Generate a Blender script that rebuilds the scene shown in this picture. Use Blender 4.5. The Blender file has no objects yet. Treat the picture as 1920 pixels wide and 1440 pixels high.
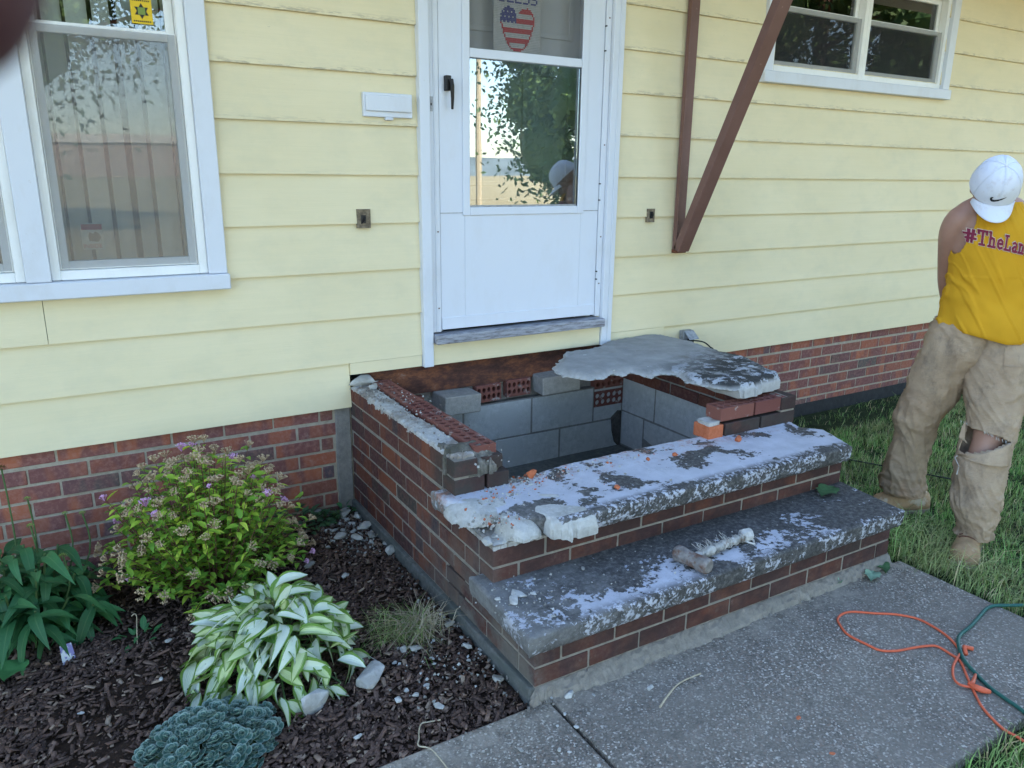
import bpy, bmesh, math, random
import numpy as np
from mathutils import Vector, Matrix, Euler, noise
R = math.radians
rnd = random.Random(7)
S = bpy.context.scene
COL = S.collection

# ------------------------------------------------------------ camera, sky, sun, exposure
cd = bpy.data.cameras.new('camera')
cam = bpy.data.objects.new('camera', cd)
COL.objects.link(cam)
cam.location = (-0.5189, -3.2334, 1.4838)
cam.rotation_euler = (R(74.541), R(-0.664), R(-30.605))
cd.sensor_width = 36.0
cd.lens = 1435.7 / 1920 * 36
cd.clip_start = 0.01
cd.clip_end = 3000
cd.dof.use_dof = True
cd.dof.focus_distance = 3.2
cd.dof.aperture_fstop = cd.lens / 1.9
S.camera = cam
w = bpy.data.worlds.new('World')
S.world = w
w.use_nodes = True
nt = w.node_tree
sky = nt.nodes.new('ShaderNodeTexSky')
sky.sky_type = 'NISHITA'
sky.sun_disc = False
SUN_EL, SUN_AZ = 40, 12          # the sun stands behind the house
sky.sun_elevation = R(SUN_EL)
sky.sun_rotation = R(SUN_AZ)
sky.air_density = 1.0
sky.dust_density = 0.7
sky.ozone_density = 1.5
bg = nt.nodes['Background']
bg.inputs[1].default_value = 0.12
nt.links.new(sky.outputs[0], bg.inputs[0])
ld = bpy.data.lights.new('sun', 'SUN')
ld.energy = 3.4
ld.angle = R(0.5)
ld.color = (1.0, 0.93, 0.82)
sun = bpy.data.objects.new('sun', ld)
COL.objects.link(sun)
sd = Vector((math.sin(R(SUN_AZ)) * math.cos(R(SUN_EL)), math.cos(R(SUN_AZ)) * math.cos(R(SUN_EL)), math.sin(R(SUN_EL))))
sun.rotation_euler = sd.to_track_quat('Z', 'Y').to_euler()
sun.location = (2, 20, 20)
S.view_settings.view_transform = 'Standard'
S.view_settings.look = 'None'
S.view_settings.gamma = 1
S.view_settings.exposure = 2.78
S.cycles.use_denoising = True

# ------------------------------------------------------------ materials
class N:
    def __init__(s, name, rough=0.8, spec=0.3):
        s.m = bpy.data.materials.new(name)
        s.m.use_nodes = True
        s.nt = s.m.node_tree
        s.b = s.nt.nodes['Principled BSDF']
        s.b.inputs['Roughness'].default_value = rough
        s.b.inputs['Specular IOR Level'].default_value = spec
        s._c = {}
    def new(s, t, **k):
        n = s.nt.nodes.new(t)
        for a, v in k.items():
            setattr(n, a, v)
        return n
    def put(s, sock, v):
        if isinstance(v, bpy.types.NodeSocket):
            s.nt.links.new(v, sock)
        elif isinstance(v, (tuple, list)) and len(v) == 3 and sock.type == 'RGBA':
            sock.default_value = (*v, 1)
        else:
            sock.default_value = v
    def geo(s, o='Position'):
        if 'g' not in s._c: s._c['g'] = s.new('ShaderNodeNewGeometry')
        return s._c['g'].outputs[o]
    def tc(s, o='Object'):
        if 't' not in s._c: s._c['t'] = s.new('ShaderNodeTexCoord')
        return s._c['t'].outputs[o]
    def rand(s):
        if 'o' not in s._c: s._c['o'] = s.new('ShaderNodeObjectInfo')
        return s._c['o'].outputs['Random']
    def vec(s, v, sc=(1, 1, 1), off=None):
        n = s.new('ShaderNodeVectorMath', operation='MULTIPLY_ADD')
        s.put(n.inputs[0], v); n.inputs[1].default_value = sc
        s.put(n.inputs[2], off if off is not None else (0, 0, 0))
        return n.outputs[0]
    def robj(s, sc=(1, 1, 1)):
        m = s.new('ShaderNodeVectorMath', operation='SCALE')
        m.inputs[0].default_value = (37, 91, 53); s.put(m.inputs['Scale'], s.rand())
        return s.vec(s.tc(), sc, m.outputs[0])
    def noise(s, v, scale, detail=3, rough=0.55, dist=0):
        n = s.new('ShaderNodeTexNoise')
        s.put(n.inputs['Vector'], v); n.inputs['Scale'].default_value = scale
        n.inputs['Detail'].default_value = detail; n.inputs['Roughness'].default_value = rough
        n.inputs['Distortion'].default_value = dist
        return n.outputs['Fac']
    def vor(s, v, scale, out='Color', feat='F1'):
        n = s.new('ShaderNodeTexVoronoi', feature=feat)
        s.put(n.inputs['Vector'], v); n.inputs['Scale'].default_value = scale
        return n.outputs[out]
    def ramp(s, f, st, interp='LINEAR'):
        n = s.new('ShaderNodeValToRGB')
        n.color_ramp.interpolation = interp
        e = n.color_ramp.elements
        while len(e) < len(st): e.new(0.5)
        for i, (p, c) in enumerate(st):
            e[i].position = p
            e[i].color = (*c, 1) if isinstance(c, tuple) else (c, c, c, 1)
        s.put(n.inputs[0], f)
        return n.outputs[0]
    def mix(s, f, a, b, bt='MIX'):
        n = s.new('ShaderNodeMix', data_type='RGBA', blend_type=bt)
        s.put(n.inputs[0], f); s.put(n.inputs[6], a); s.put(n.inputs[7], b)
        return n.outputs[2]
    def math(s, op, a, b=0.0, c=None, clamp=False):
        n = s.new('ShaderNodeMath', operation=op)
        n.use_clamp = clamp
        s.put(n.inputs[0], a); s.put(n.inputs[1], b)
        if c is not None: s.put(n.inputs[2], c)
        return n.outputs[0]
    def xyz(s, v, i):
        n = s.new('ShaderNodeSeparateXYZ')
        s.put(n.inputs[0], v)
        return n.outputs[i]
    def bump(s, h, st=0.5, d=0.01):
        n = s.new('ShaderNodeBump')
        n.inputs['Strength'].default_value = st; n.inputs['Distance'].default_value = d
        s.put(n.inputs['Height'], h)
        s.put(s.b.inputs['Normal'], n.outputs[0])
    def col(s, c): s.put(s.b.inputs['Base Color'], c); return s
    def set(s, k, v): s.put(s.b.inputs[k], v); return s

def simple(name, c, rough=0.7, var=0.12, scale=20, bump=0.2, metal=0, c2=None, thr=None, world=True, spec=0.3, bd=0.004):
    n = N(name, rough, spec)
    v = n.geo() if world else n.robj()
    f = n.noise(v, scale, 4)
    a = tuple(x * (1 - var) for x in c); b = tuple(min(1, x * (1 + var)) for x in c)
    cc = n.ramp(f, [(0.3, a), (0.7, b)])
    if c2:
        t = thr or (0.55, 0.62)
        cc = n.mix(n.ramp(n.noise(v, scale * 0.35, 6, 0.65), [(t[0], 0.0), (t[1], 1.0)]), cc, c2)
    n.col(cc)
    n.b.inputs['Metallic'].default_value = metal
    if bump: n.bump(n.noise(v, scale * 3, 4), bump, bd)
    return n.m

M = {}
# siding: pale yellow paint, faint wood grain, peeling along the butt edges of the upper boards
n = N('siding_paint', 0.55)
p = n.geo()
base = n.ramp(n.noise(n.vec(p, (0.6, 1, 2)), 2.2, 4), [(0.3, (0.74, 0.64, 0.41)), (0.7, (0.79, 0.69, 0.46))])
grain = n.noise(n.vec(p, (3, 20, 90)), 4, 5)
base = n.mix(n.ramp(n.noise(n.vec(p, (0.8, 1, 26)), 3, 5, 0.7), [(0.35, 0.0), (0.7, 0.22)]), base, (0.62, 0.56, 0.36))
z = n.xyz(p, 2)
fr = n.math('FRACT', n.math('DIVIDE', n.math('SUBTRACT', z, 0.4537), 0.2025))
edge = n.ramp(fr, [(0.0, 1.0), (0.12, 0.0)])
hi = n.ramp(n.math('DIVIDE', z, 3.0), [(0.45, 0.0), (0.62, 1.0)])
pe = n.noise(n.vec(p, (5, 5, 40)), 3.2, 6, 0.7)
pk = n.math('MULTIPLY', n.math('MULTIPLY', edge, hi), n.ramp(pe, [(0.5, 0.0), (0.58, 1.0)]))
fl = n.math('MULTIPLY', n.ramp(n.noise(n.vec(p, (14, 14, 60)), 3, 5, 0.7), [(0.68, 0.0), (0.71, 1.0)]), hi)
dirt = n.ramp(n.noise(n.vec(p, (1, 1, 1.6)), 3.3, 5, 0.7), [(0.48, 0.0), (0.80, 0.38)])
c = n.mix(dirt, base, (0.52, 0.50, 0.36))
c = n.mix(n.math('MAXIMUM', n.math('MULTIPLY', pk, 0.75), n.math('MULTIPLY', fl, 0.5)), c, (0.30, 0.26, 0.19))
n.col(c); n.bump(grain, 0.18, 0.004); M['siding'] = n.m
# white paint
def white(name, c, dirtc, amt):
    n = N(name, 0.45, 0.4)
    p = n.geo()
    d = n.ramp(n.noise(n.vec(p, (1, 1, 0.5)), 7, 6, 0.7), [(0.5, 0.0), (0.9, amt)])
    f = n.ramp(n.noise(p, 45, 5, 0.7), [(0.70, 0.0), (0.73, amt)])
    n.col(n.mix(n.math('MAXIMUM', d, f), c, dirtc)); n.bump(n.noise(p, 60, 3), 0.08, 0.002)
    return n.m
M['white'] = white('white_trim_paint', (0.66, 0.685, 0.74), (0.42, 0.38, 0.33), 0.4)
M['door'] = white('white_door_enamel', (0.66, 0.69, 0.76), (0.5, 0.46, 0.42), 0.25)
M['vinyl'] = white('white_vinyl', (0.80, 0.80, 0.78), (0.5, 0.46, 0.36), 0.4)
n = N('grey_threshold_paint', 0.7)
n.col(n.ramp(n.noise(n.vec(n.geo(), (2, 8, 14)), 6, 6, 0.7), [(0.35, (0.13, 0.12, 0.13)), (0.55, (0.32, 0.33, 0.37)), (0.8, (0.45, 0.45, 0.5))]))
n.bump(n.noise(n.vec(n.geo(), (2, 8, 14)), 6, 6, 0.7), 0.5, 0.004); M['threshold'] = n.m
n = N('brown_metal_paint', 0.5, 0.4)
sc = n.ramp(n.noise(n.geo(), 38, 5, 0.7), [(0.66, 0.0), (0.68, 1.0)])
c = n.ramp(n.noise(n.geo(), 5, 3), [(0.3, (0.15, 0.075, 0.06)), (0.7, (0.19, 0.10, 0.085))])
n.col(n.mix(n.math('MULTIPLY', sc, 0.55), c, (0.32, 0.20, 0.17))); n.bump(n.noise(n.geo(), 60, 3), 0.15, 0.002); M['brown'] = n.m

def brick_mat(name, dark=1.0, grime_shade=False):
    n = N(name, 0.85, 0.2)
    r = n.rand()
    o = n.robj((1, 1, 0.35))
    tone = n.ramp(r, [(0.0, (0.168, 0.054, 0.031)), (0.2, (0.118, 0.042, 0.029)), (0.45, (0.185, 0.061, 0.033)), (0.62, (0.099, 0.040, 0.031)), (0.8, (0.151, 0.050, 0.031)), (0.93, (0.067, 0.040, 0.035)), (1.0, (0.050, 0.045, 0.040))])
    st = n.ramp(n.noise(o, 9, 2), [(0.46, 0.0), (0.54, 1.0)])
    c = n.mix(n.math('MULTIPLY', st, 0.75), tone, (0.075, 0.033, 0.034))
    fl = n.ramp(n.noise(n.robj((1, 1, 0.2)), 5.5, 1), [(0.66, 0.0), (0.70, 1.0)])
    c = n.mix(n.math('MULTIPLY', fl, 0.8), c, (0.045, 0.040, 0.048))
    c = n.mix(n.ramp(n.noise(n.robj(), 60, 5, 0.7), [(0.45, 0.0), (0.75, 0.6)]), c, (0.20, 0.105, 0.085))
    sm = n.ramp(n.noise(n.geo(), 16, 6, 0.75), [(0.60, 0.0), (0.78, 0.45)])
    c = n.mix(sm, c, (0.33, 0.29, 0.25))
    if grime_shade:
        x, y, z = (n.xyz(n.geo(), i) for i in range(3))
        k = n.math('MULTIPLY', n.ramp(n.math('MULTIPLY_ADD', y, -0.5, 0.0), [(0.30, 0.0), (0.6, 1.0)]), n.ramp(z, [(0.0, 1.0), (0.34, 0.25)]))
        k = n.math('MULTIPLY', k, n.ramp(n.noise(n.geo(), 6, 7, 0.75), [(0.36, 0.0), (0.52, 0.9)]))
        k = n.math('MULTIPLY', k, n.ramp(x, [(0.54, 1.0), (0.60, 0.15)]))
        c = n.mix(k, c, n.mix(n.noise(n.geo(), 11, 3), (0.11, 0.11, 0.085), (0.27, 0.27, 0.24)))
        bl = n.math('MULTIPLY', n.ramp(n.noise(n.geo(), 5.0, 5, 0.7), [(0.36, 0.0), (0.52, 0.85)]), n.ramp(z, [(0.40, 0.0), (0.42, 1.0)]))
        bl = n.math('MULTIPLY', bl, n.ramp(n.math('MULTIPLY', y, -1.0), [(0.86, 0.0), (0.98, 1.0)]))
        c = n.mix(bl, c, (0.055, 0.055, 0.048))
        so = n.math('MULTIPLY', n.ramp(n.noise(n.vec(n.geo(), (1, 1, 2)), 5, 6, 0.7), [(0.36, 0.15), (0.60, 0.85)]), n.ramp(n.math('MULTIPLY', y, -1.0), [(0.98, 0.0), (1.0, 1.0)]))  # front bricks darkened: soot, plus the risers' shade put into the colour
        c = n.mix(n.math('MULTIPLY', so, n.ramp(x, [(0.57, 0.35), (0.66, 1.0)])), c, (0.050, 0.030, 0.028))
    gn = n.new('ShaderNodeVectorMath', operation='SCALE'); n.put(gn.inputs[0], c); gn.inputs['Scale'].default_value = dark; n.col(gn.outputs[0])
    n.bump(n.noise(n.robj(), 90, 5, 0.7), 0.5, 0.003)
    return n.m
M['brick'] = brick_mat('red_brick', 2.0)
M['brickg'] = brick_mat('red_brick_weathered_shaded', 0.95, True)
n = N('cored_brick', 0.9, 0.15)
n.col(n.mix(n.ramp(n.noise(n.geo(), 20, 6, 0.7), [(0.58, 0.0), (0.66, 0.75)]), n.ramp(n.rand(), [(0, (0.21, 0.085, 0.065)), (1, (0.165, 0.062, 0.052))]), (0.38, 0.34, 0.31)))
n.bump(n.noise(n.geo(), 120, 4), 0.5, 0.003); M['cored'] = n.m
n = N('orange_broken_brick', 0.95, 0.1)
n.col(n.ramp(n.noise(n.geo(), 50, 5, 0.7), [(0.3, (0.40, 0.11, 0.05)), (0.6, (0.52, 0.17, 0.085)), (0.8, (0.5, 0.28, 0.2))]))
n.bump(n.noise(n.geo(), 120, 4), 0.7, 0.004); M['orange'] = n.m
def mortar(name, a, b, c3=None):
    n = N(name, 0.95, 0.1)
    f = n.noise(n.geo(), 35, 7, 0.75)
    c = n.ramp(f, [(0.3, a), (0.65, b)])
    if c3: c = n.mix(n.ramp(n.noise(n.geo(), 6, 6, 0.7), [(0.48, 0.0), (0.6, 1.0)]), c, c3)
    n.col(c); n.bump(n.noise(n.geo(), 150, 6, 0.75), 0.7, 0.006)
    return n.m
M['mortar'] = mortar('tan_mortar', (0.30, 0.25, 0.19), (0.44, 0.38, 0.30))
M['mortars'] = mortar('stoop_mortar', (0.20, 0.175, 0.145), (0.34, 0.30, 0.25), (0.25, 0.225, 0.19))
M['crust'] = mortar('mossy_mortar_crust', (0.07, 0.065, 0.055), (0.26, 0.24, 0.21), (0.10, 0.095, 0.075))
M['mortard'] = mortar('grey_mortar', (0.17, 0.16, 0.15), (0.27, 0.25, 0.23))
M['mortarw'] = mortar('pale_mortar_bed', (0.36, 0.35, 0.33), (0.55, 0.54, 0.52), (0.28, 0.25, 0.22))
M['footing'] = mortar('grey_footing_concrete', (0.09, 0.095, 0.09), (0.19, 0.19, 0.175), (0.12, 0.13, 0.12))
M['block'] = mortar('concrete_block_dusty', (0.36, 0.355, 0.345), (0.54, 0.535, 0.525), (0.46, 0.455, 0.44))
M['blockl'] = mortar('grey_concrete_brick', (0.24, 0.23, 0.21), (0.36, 0.34, 0.31))
M['rubble'] = mortar('broken_concrete', (0.42, 0.41, 0.38), (0.58, 0.57, 0.54), (0.36, 0.345, 0.31))
M['pit'] = mortar('pit_dirt', (0.06, 0.05, 0.045), (0.12, 0.11, 0.1))
n = N('rusty_band_board', 0.9, 0.15)
n.col(n.ramp(n.noise(n.vec(n.geo(), (1, 1, 2.2)), 7, 6, 0.72), [(0.3, (0.035, 0.022, 0.02)), (0.48, (0.09, 0.042, 0.032)), (0.6, (0.19, 0.075, 0.04)), (0.75, (0.24, 0.17, 0.14))]))
n.bump(n.noise(n.geo(), 70, 6, 0.7), 0.6, 0.006); M['rust'] = n.m

# painted tread concrete; amount of paint left is a wear map with its own shape
def tread(name, upper):
    n = N(name, 0.75, 0.25)
    p = n.geo()
    x, y, z = (n.xyz(p, i) for i in range(3))
    conc = n.ramp(n.noise(p, 55, 7, 0.8), [(0.33, (0.030, 0.029, 0.028)), (0.5, (0.078, 0.075, 0.072)), (0.68, (0.21, 0.20, 0.19))])
    paint = n.ramp(n.noise(p, 12, 5), [(0.3, (0.44, 0.45, 0.50)), (0.7, (0.56, 0.57, 0.63))])
    big = n.noise(n.vec(p, (1, 1.3, 1)), 5.0 if upper else 4.2, 3, 0.5, 0.3)
    fine = n.noise(p, 36, 6, 0.72, 0.3)
    if upper:
        m = n.math('ADD', n.math('MULTIPLY', big, 1.25), n.math('MULTIPLY', fine, 0.55))
        m = n.math('ADD', m, n.ramp(x, [(0.0, 0.06), (1.0, 0.0)]))
        k = n.math('MULTIPLY', n.ramp(m, [(0.835, 0.0), (0.852, 1.0)]), n.ramp(n.noise(p, 75, 5, 0.75), [(0.30, 0.7), (0.42, 1.0)]))
        nose = n.ramp(n.math('MULTIPLY', y, -1.0), [(1.0, 0.0), (1.0001, 0.0)])
        # worn, pitted nosing
        e = n.ramp(n.math('SUBTRACT', n.math('MULTIPLY', y, -1.0), 1.0), [(0.335, 0.0), (0.375, 1.0)])
    else:
        fr = n.ramp(n.math('SUBTRACT', n.math('MULTIPLY', y, -1.0), 1.0), [(0.40, 0.0), (0.60, 0.20)])
        lf = n.ramp(n.math('MULTIPLY', x, 0.5), [(0.35, 0.06), (0.6, 0.0)])
        m = n.math('ADD', n.math('MULTIPLY', big, 1.1), n.math('MULTIPLY', fine, 0.75))
        m = n.math('ADD', m, n.math('ADD', fr, lf))
        k = n.math('MULTIPLY', n.ramp(n.math('SUBTRACT', m, 0.5), [(0.625, 0.0), (0.645, 1.0)]), n.ramp(n.noise(p, 75, 5, 0.75), [(0.30, 0.65), (0.44, 1.0)]))
        e = n.ramp(n.math('SUBTRACT', n.math('MULTIPLY', y, -1.0), 1.0), [(0.595, 0.0), (0.64, 1.0)])
    side = n.ramp(n.math('SUBTRACT', 0.4 if upper else 0.205, z), [(0.0, 0.0), (0.02, 1.0)])
    e = n.math('MAXIMUM', e, side)
    pit = n.ramp(n.math('ADD', n.math('MULTIPLY', fine, 0.6), n.math('MULTIPLY', n.noise(p, 90, 3), 0.4)), [(0.50, 0.0), (0.55, 1.0)])
    k = n.math('MINIMUM', k, n.math('MAXIMUM', n.math('SUBTRACT', 1.0, e), pit))
    dust = n.ramp(n.math('ADD', n.noise(p, 9, 6, 0.7), n.ramp(n.math('MULTIPLY', x, 0.5), [(0.27, 0.30), (0.52, 0.0)])), [(0.55, 0.0), (0.95, 0.7)])
    conc = n.mix(dust, conc, (0.30, 0.295, 0.285))
    c = n.mix(k, conc, paint)
    if upper:
        od = n.math('MULTIPLY', n.ramp(n.noise(n.vec(p, (1, 1, 1)), 14, 6, 0.8), [(0.5, 0.0), (0.62, 0.8)]), n.ramp(n.math('SUBTRACT', n.math('MULTIPLY', y, -1.0), 0.9), [(0.13, 1.0), (0.27, 0.0)]))
        c = n.mix(od, c, (0.36, 0.17, 0.11))
    n.col(c)
    h = n.math('ADD', n.math('MULTIPLY', k, 0.5), n.math('MULTIPLY', n.noise(p, 120, 6, 0.8), 0.8))
    n.bump(h, 0.7, 0.006)
    return n.m
M['tread_lo'] = tread('worn_painted_tread_lower', False)
M['tread_up'] = tread('worn_painted_tread_upper', True)
n = N('broken_slab_concrete', 0.85, 0.2)
p = n.geo(); x, y, z = (n.xyz(p, i) for i in range(3))
c = n.ramp(n.noise(p, 9, 6, 0.7), [(0.3, (0.24, 0.24, 0.235)), (0.7, (0.37, 0.37, 0.365))])
far = n.ramp(n.math('SUBTRACT', n.math('MULTIPLY_ADD', y, -0.9, n.math('MULTIPLY', x, 0.35)), 0.6), [(0.54, 0.0), (0.80, 1.0)])
alg = n.math('MULTIPLY', far, n.ramp(n.noise(p, 11, 7, 0.75), [(0.40, 0.0), (0.5, 1.0)]))
c = n.mix(n.math('MULTIPLY', n.ramp(n.noise(p, 5.5, 5, 0.7), [(0.53, 0.0), (0.62, 0.7)]), n.ramp(far, [(0.05, 0.0), (0.4, 1.0)])), c, (0.17, 0.14, 0.055))
c = n.mix(alg, c, (0.045, 0.045, 0.045))
c = n.mix(n.math('MULTIPLY', far, n.ramp(n.noise(p, 15, 6, 0.7), [(0.55, 0.0), (0.58, 0.8)])), c, (0.50, 0.52, 0.56))
c = n.mix(n.ramp(z, [(0.598, 1.0), (0.616, 0.0)]), c, n.ramp(n.noise(p, 22, 5, 0.7), [(0.3, (0.34, 0.335, 0.32)), (0.7, (0.52, 0.515, 0.50))]))
n.col(c); n.bump(n.noise(p, 60, 7, 0.75), 0.6, 0.006); M['slab'] = n.m

n = N('walkway_aggregate', 0.85, 0.25)
p = n.geo()
vc = n.vor(n.vec(p, (1, 1, 1), None), 190)
g = n.xyz(vc, 0)
c = n.ramp(g, [(0.0, (0.085, 0.075, 0.062)), (0.45, (0.164, 0.142, 0.116)), (0.68, (0.242, 0.211, 0.169)), (0.80, (0.214, 0.138, 0.099)), (0.86, (0.356, 0.316, 0.262)), (0.95, (0.485, 0.435, 0.367)), (1.0, (0.741, 0.673, 0.570))])
c = n.mix(0.18, c, n.ramp(n.noise(p, 260, 3, 0.8), [(0.3, (0.071, 0.062, 0.050)), (0.7, (0.414, 0.363, 0.303))]))
c = n.mix(n.ramp(n.noise(p, 3.5, 6, 0.7), [(0.42, 0.0), (0.7, 0.6)]), c, (0.299, 0.264, 0.215))
c = n.mix(n.ramp(n.noise(p, 1.7, 5, 0.65), [(0.45, 0.0), (0.65, 0.4)]), c, (0.121, 0.105, 0.087))
c = n.mix(n.math('MULTIPLY', n.ramp(n.math('MULTIPLY', n.xyz(p, 1), -0.5), [(0.80, 1.0), (0.88, 0.0)]), n.ramp(n.noise(p, 14, 6, 0.75), [(0.4, 0.0), (0.65, 0.8)])), c, (0.471, 0.409, 0.326))
dusty = n.ramp(n.math('MULTIPLY', n.xyz(p, 1), -1.0), [(0.0, 0.0), (1.0, 0.0)])
crk = n.vor(n.vec(p, (1, 1, 1), None), 1.1, 'Distance', 'DISTANCE_TO_EDGE')
st_ = n.ramp(n.noise(p, 4.5, 7, 0.75), [(0.58, 0.0), (0.68, 0.5)])
c = n.mix(st_, c, (0.07, 0.062, 0.055))
c = n.mix(n.math('MULTIPLY', n.ramp(n.noise(p, 60, 6, 0.8), [(0.60, 0.0), (0.66, 0.6)]), 1.0), c, (0.36, 0.34, 0.32))
n.col(c); n.bump(n.math('ADD', g, n.noise(p, 200, 4, 0.8)), 0.6, 0.004); M['walk'] = n.m
n = N('dark_garden_soil', 0.95, 0.1)
n.col(n.ramp(n.noise(n.geo(), 30, 6, 0.75), [(0.3, (0.025, 0.017, 0.013)), (0.6, (0.076, 0.048, 0.035)), (0.8, (0.153, 0.105, 0.072))]))
n.bump(n.noise(n.geo(), 80, 6, 0.8), 0.9, 0.02); M['soil'] = n.m
n = N('bark_mulch', 0.85, 0.25)
n.col(n.mix(0.35, n.ramp(n.geo('Random Per Island'), [(0.0, (0.028, 0.016, 0.013)), (0.4, (0.070, 0.037, 0.027)), (0.75, (0.149, 0.083, 0.059)), (0.9, (0.245, 0.160, 0.119)), (0.98, (0.473, 0.352, 0.252))]), n.ramp(n.noise(n.geo(), 140, 4), [(0.3, (0.035, 0.024, 0.021)), (0.7, (0.263, 0.176, 0.140))])))
n.bump(n.noise(n.geo(), 300, 3), 0.5, 0.003); M['mulch'] = n.m
n = N('ground_earth_and_dry_field', 0.95, 0.1)
p = n.geo(); r2 = n.new('ShaderNodeVectorMath', operation='LENGTH'); n.put(r2.inputs[0], p)
near = n.ramp(n.math('DIVIDE', r2.outputs['Value'], 40.0), [(0.24, 0.0), (0.3, 1.0)])
lawnc = n.ramp(n.noise(p, 12, 6, 0.75), [(0.35, (0.022, 0.030, 0.014)), (0.55, (0.045, 0.06, 0.025)), (0.75, (0.11, 0.095, 0.065))])
n.col(n.mix(near, lawnc, n.ramp(n.noise(p, 0.6, 6, 0.75), [(0.3, (0.34, 0.28, 0.15)), (0.7, (0.50, 0.42, 0.26))])))
n.bump(n.noise(p, 40, 6, 0.8), 0.8, 0.03); M['ground'] = n.m
n = N('grass_blades', 0.6, 0.3)
gc = n.ramp(n.geo('Random Per Island'), [(0.0, (0.106, 0.230, 0.050)), (0.4, (0.188, 0.376, 0.080)), (0.7, (0.282, 0.460, 0.120)), (0.86, (0.422, 0.502, 0.180)), (0.93, (0.658, 0.521, 0.279)), (1.0, (0.846, 0.648, 0.378))])
dry = n.ramp(n.noise(n.geo(), 2.2, 4, 0.6), [(0.42, 0.0), (0.62, 0.55)])
n.col(n.mix(dry, gc, (0.308, 0.259, 0.123))); M['grass'] = n.m

def leafmat(name, c1, c2, c3=None, spec=0.35, vein=0.25, per='rand'):
    n = N(name, 0.5, spec)
    r = n.rand() if per == 'rand' else n.geo('Random Per Island')
    st = [(0.0, c1), (0.6, c2)] + ([(1.0, c3)] if c3 else [])
    c = n.ramp(r, st)
    uv = n.tc('UV'); u = n.xyz(uv, 0)
    mid = n.ramp(n.math('ABSOLUTE', n.math('SUBTRACT', u, 0.5)), [(0.0, 1.0), (0.06, 0.0)])
    c = n.mix(n.math('MULTIPLY', mid, vein), c, (0.22, 0.32, 0.14))
    c = n.mix(n.ramp(n.noise(n.geo(), 55, 4), [(0.4, 0.0), (0.8, 0.35)]), c, c1)
    n.col(c)
    n.b.inputs['Subsurface Weight'].default_value = 0.0
    n.bump(n.noise(n.geo(), 130, 3), 0.25, 0.003)
    # thin-leaf translucency
    tr = n.new('ShaderNodeBsdfTranslucent'); n.put(tr.inputs[0], c)
    ms = n.new('ShaderNodeMixShader'); ms.inputs[0].default_value = 0.25
    n.nt.links.new(n.b.outputs[0], ms.inputs[1]); n.nt.links.new(tr.outputs[0], ms.inputs[2])
    n.nt.links.new(ms.outputs[0], n.nt.nodes['Material Output'].inputs[0])
    return n.m
M['spirea'] = leafmat('spirea_leaf', (0.137, 0.298, 0.031), (0.346, 0.533, 0.056), (0.619, 0.721, 0.084))
M['spirea_far'] = leafmat('spirea_leaf_small', (0.100, 0.235, 0.028), (0.255, 0.423, 0.049), (0.491, 0.612, 0.070), per='i')
M['cone'] = leafmat('coneflower_leaf', (0.029, 0.111, 0.039), (0.046, 0.163, 0.055), (0.072, 0.221, 0.072), vein=0.3)
M['weed'] = leafmat('low_weed_leaf', (0.046, 0.111, 0.046), (0.078, 0.156, 0.078), (0.130, 0.247, 0.104))
M['stem'] = simple('green_stem', (0.07, 0.12, 0.04), 0.6, 0.2, 60, 0)
M['twig'] = simple('brown_twig', (0.13, 0.06, 0.04), 0.8, 0.2, 60, 0.2)
M['straw'] = simple('dry_straw', (0.42, 0.35, 0.24), 0.8, 0.2, 60, 0)
# hosta: white centre, green ragged margins
n = N('variegated_hosta_leaf', 0.42, 0.4)
uv = n.tc('UV'); u = n.xyz(uv, 0); v = n.xyz(uv, 1)
off = n.new('ShaderNodeVectorMath', operation='SCALE'); off.inputs[0].default_value = (7, 3, 5); n.put(off.inputs['Scale'], n.rand())
sv = n.vec(uv, (16, 1.6, 1), off.outputs[0])
d = n.math('ABSOLUTE', n.math('SUBTRACT', u, 0.5))
edge = n.math('ADD', n.math('MULTIPLY', d, 2.0), n.math('MULTIPLY', n.math('SUBTRACT', n.noise(sv, 1.0, 3), 0.5), 0.9))
edge = n.math('ADD', edge, n.math('MULTIPLY', n.math('SUBTRACT', n.rand(), 0.5), 0.2))
k = n.ramp(edge, [(0.58, 0.0), (0.68, 1.0)])
gcol = n.mix(n.noise(sv, 2.0, 2), (0.08, 0.19, 0.03), (0.24, 0.38, 0.06))
wcol = n.mix(n.ramp(n.rand(), [(0.30, 0.0), (0.9, 0.85)]), (0.70, 0.76, 0.62), (0.56, 0.66, 0.28))
c = n.mix(k, wcol, gcol)
br = n.math('MULTIPLY', n.ramp(n.noise(n.vec(uv, (3, 5, 1), off.outputs[0]), 1.3, 4), [(0.68, 0.0), (0.72, 1.0)]), 0.75)
n.col(n.mix(br, c, (0.19, 0.14, 0.09)))
wv = n.math('SINE', n.math('MULTIPLY', u, 55.0))
n.bump(wv, 0.35, 0.0015)
tr = n.new('ShaderNodeBsdfTranslucent'); n.put(tr.inputs[0], c)
ms = n.new('ShaderNodeMixShader'); ms.inputs[0].default_value = 0.2
n.nt.links.new(n.b.outputs[0], ms.inputs[1]); n.nt.links.new(tr.outputs[0], ms.inputs[2]); n.nt.links.new(ms.outputs[0], n.nt.nodes['Material Output'].inputs[0])
M['hosta'] = n.m
M['hostag'] = leafmat('green_hosta_leaf', (0.05, 0.15, 0.02), (0.08, 0.20, 0.03), None, vein=0.5)
n = N('sedum_leaf', 0.5, 0.4)
v = n.tc('UV'); rr = n.xyz(v, 1)
n.col(n.mix(n.ramp(rr, [(0.62, 0.0), (1.0, 0.75)]), n.ramp(n.rand(), [(0, (0.065, 0.150, 0.125)), (1, (0.105, 0.215, 0.175))]), (0.42, 0.50, 0.42))); M['sedum'] = n.m
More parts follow.
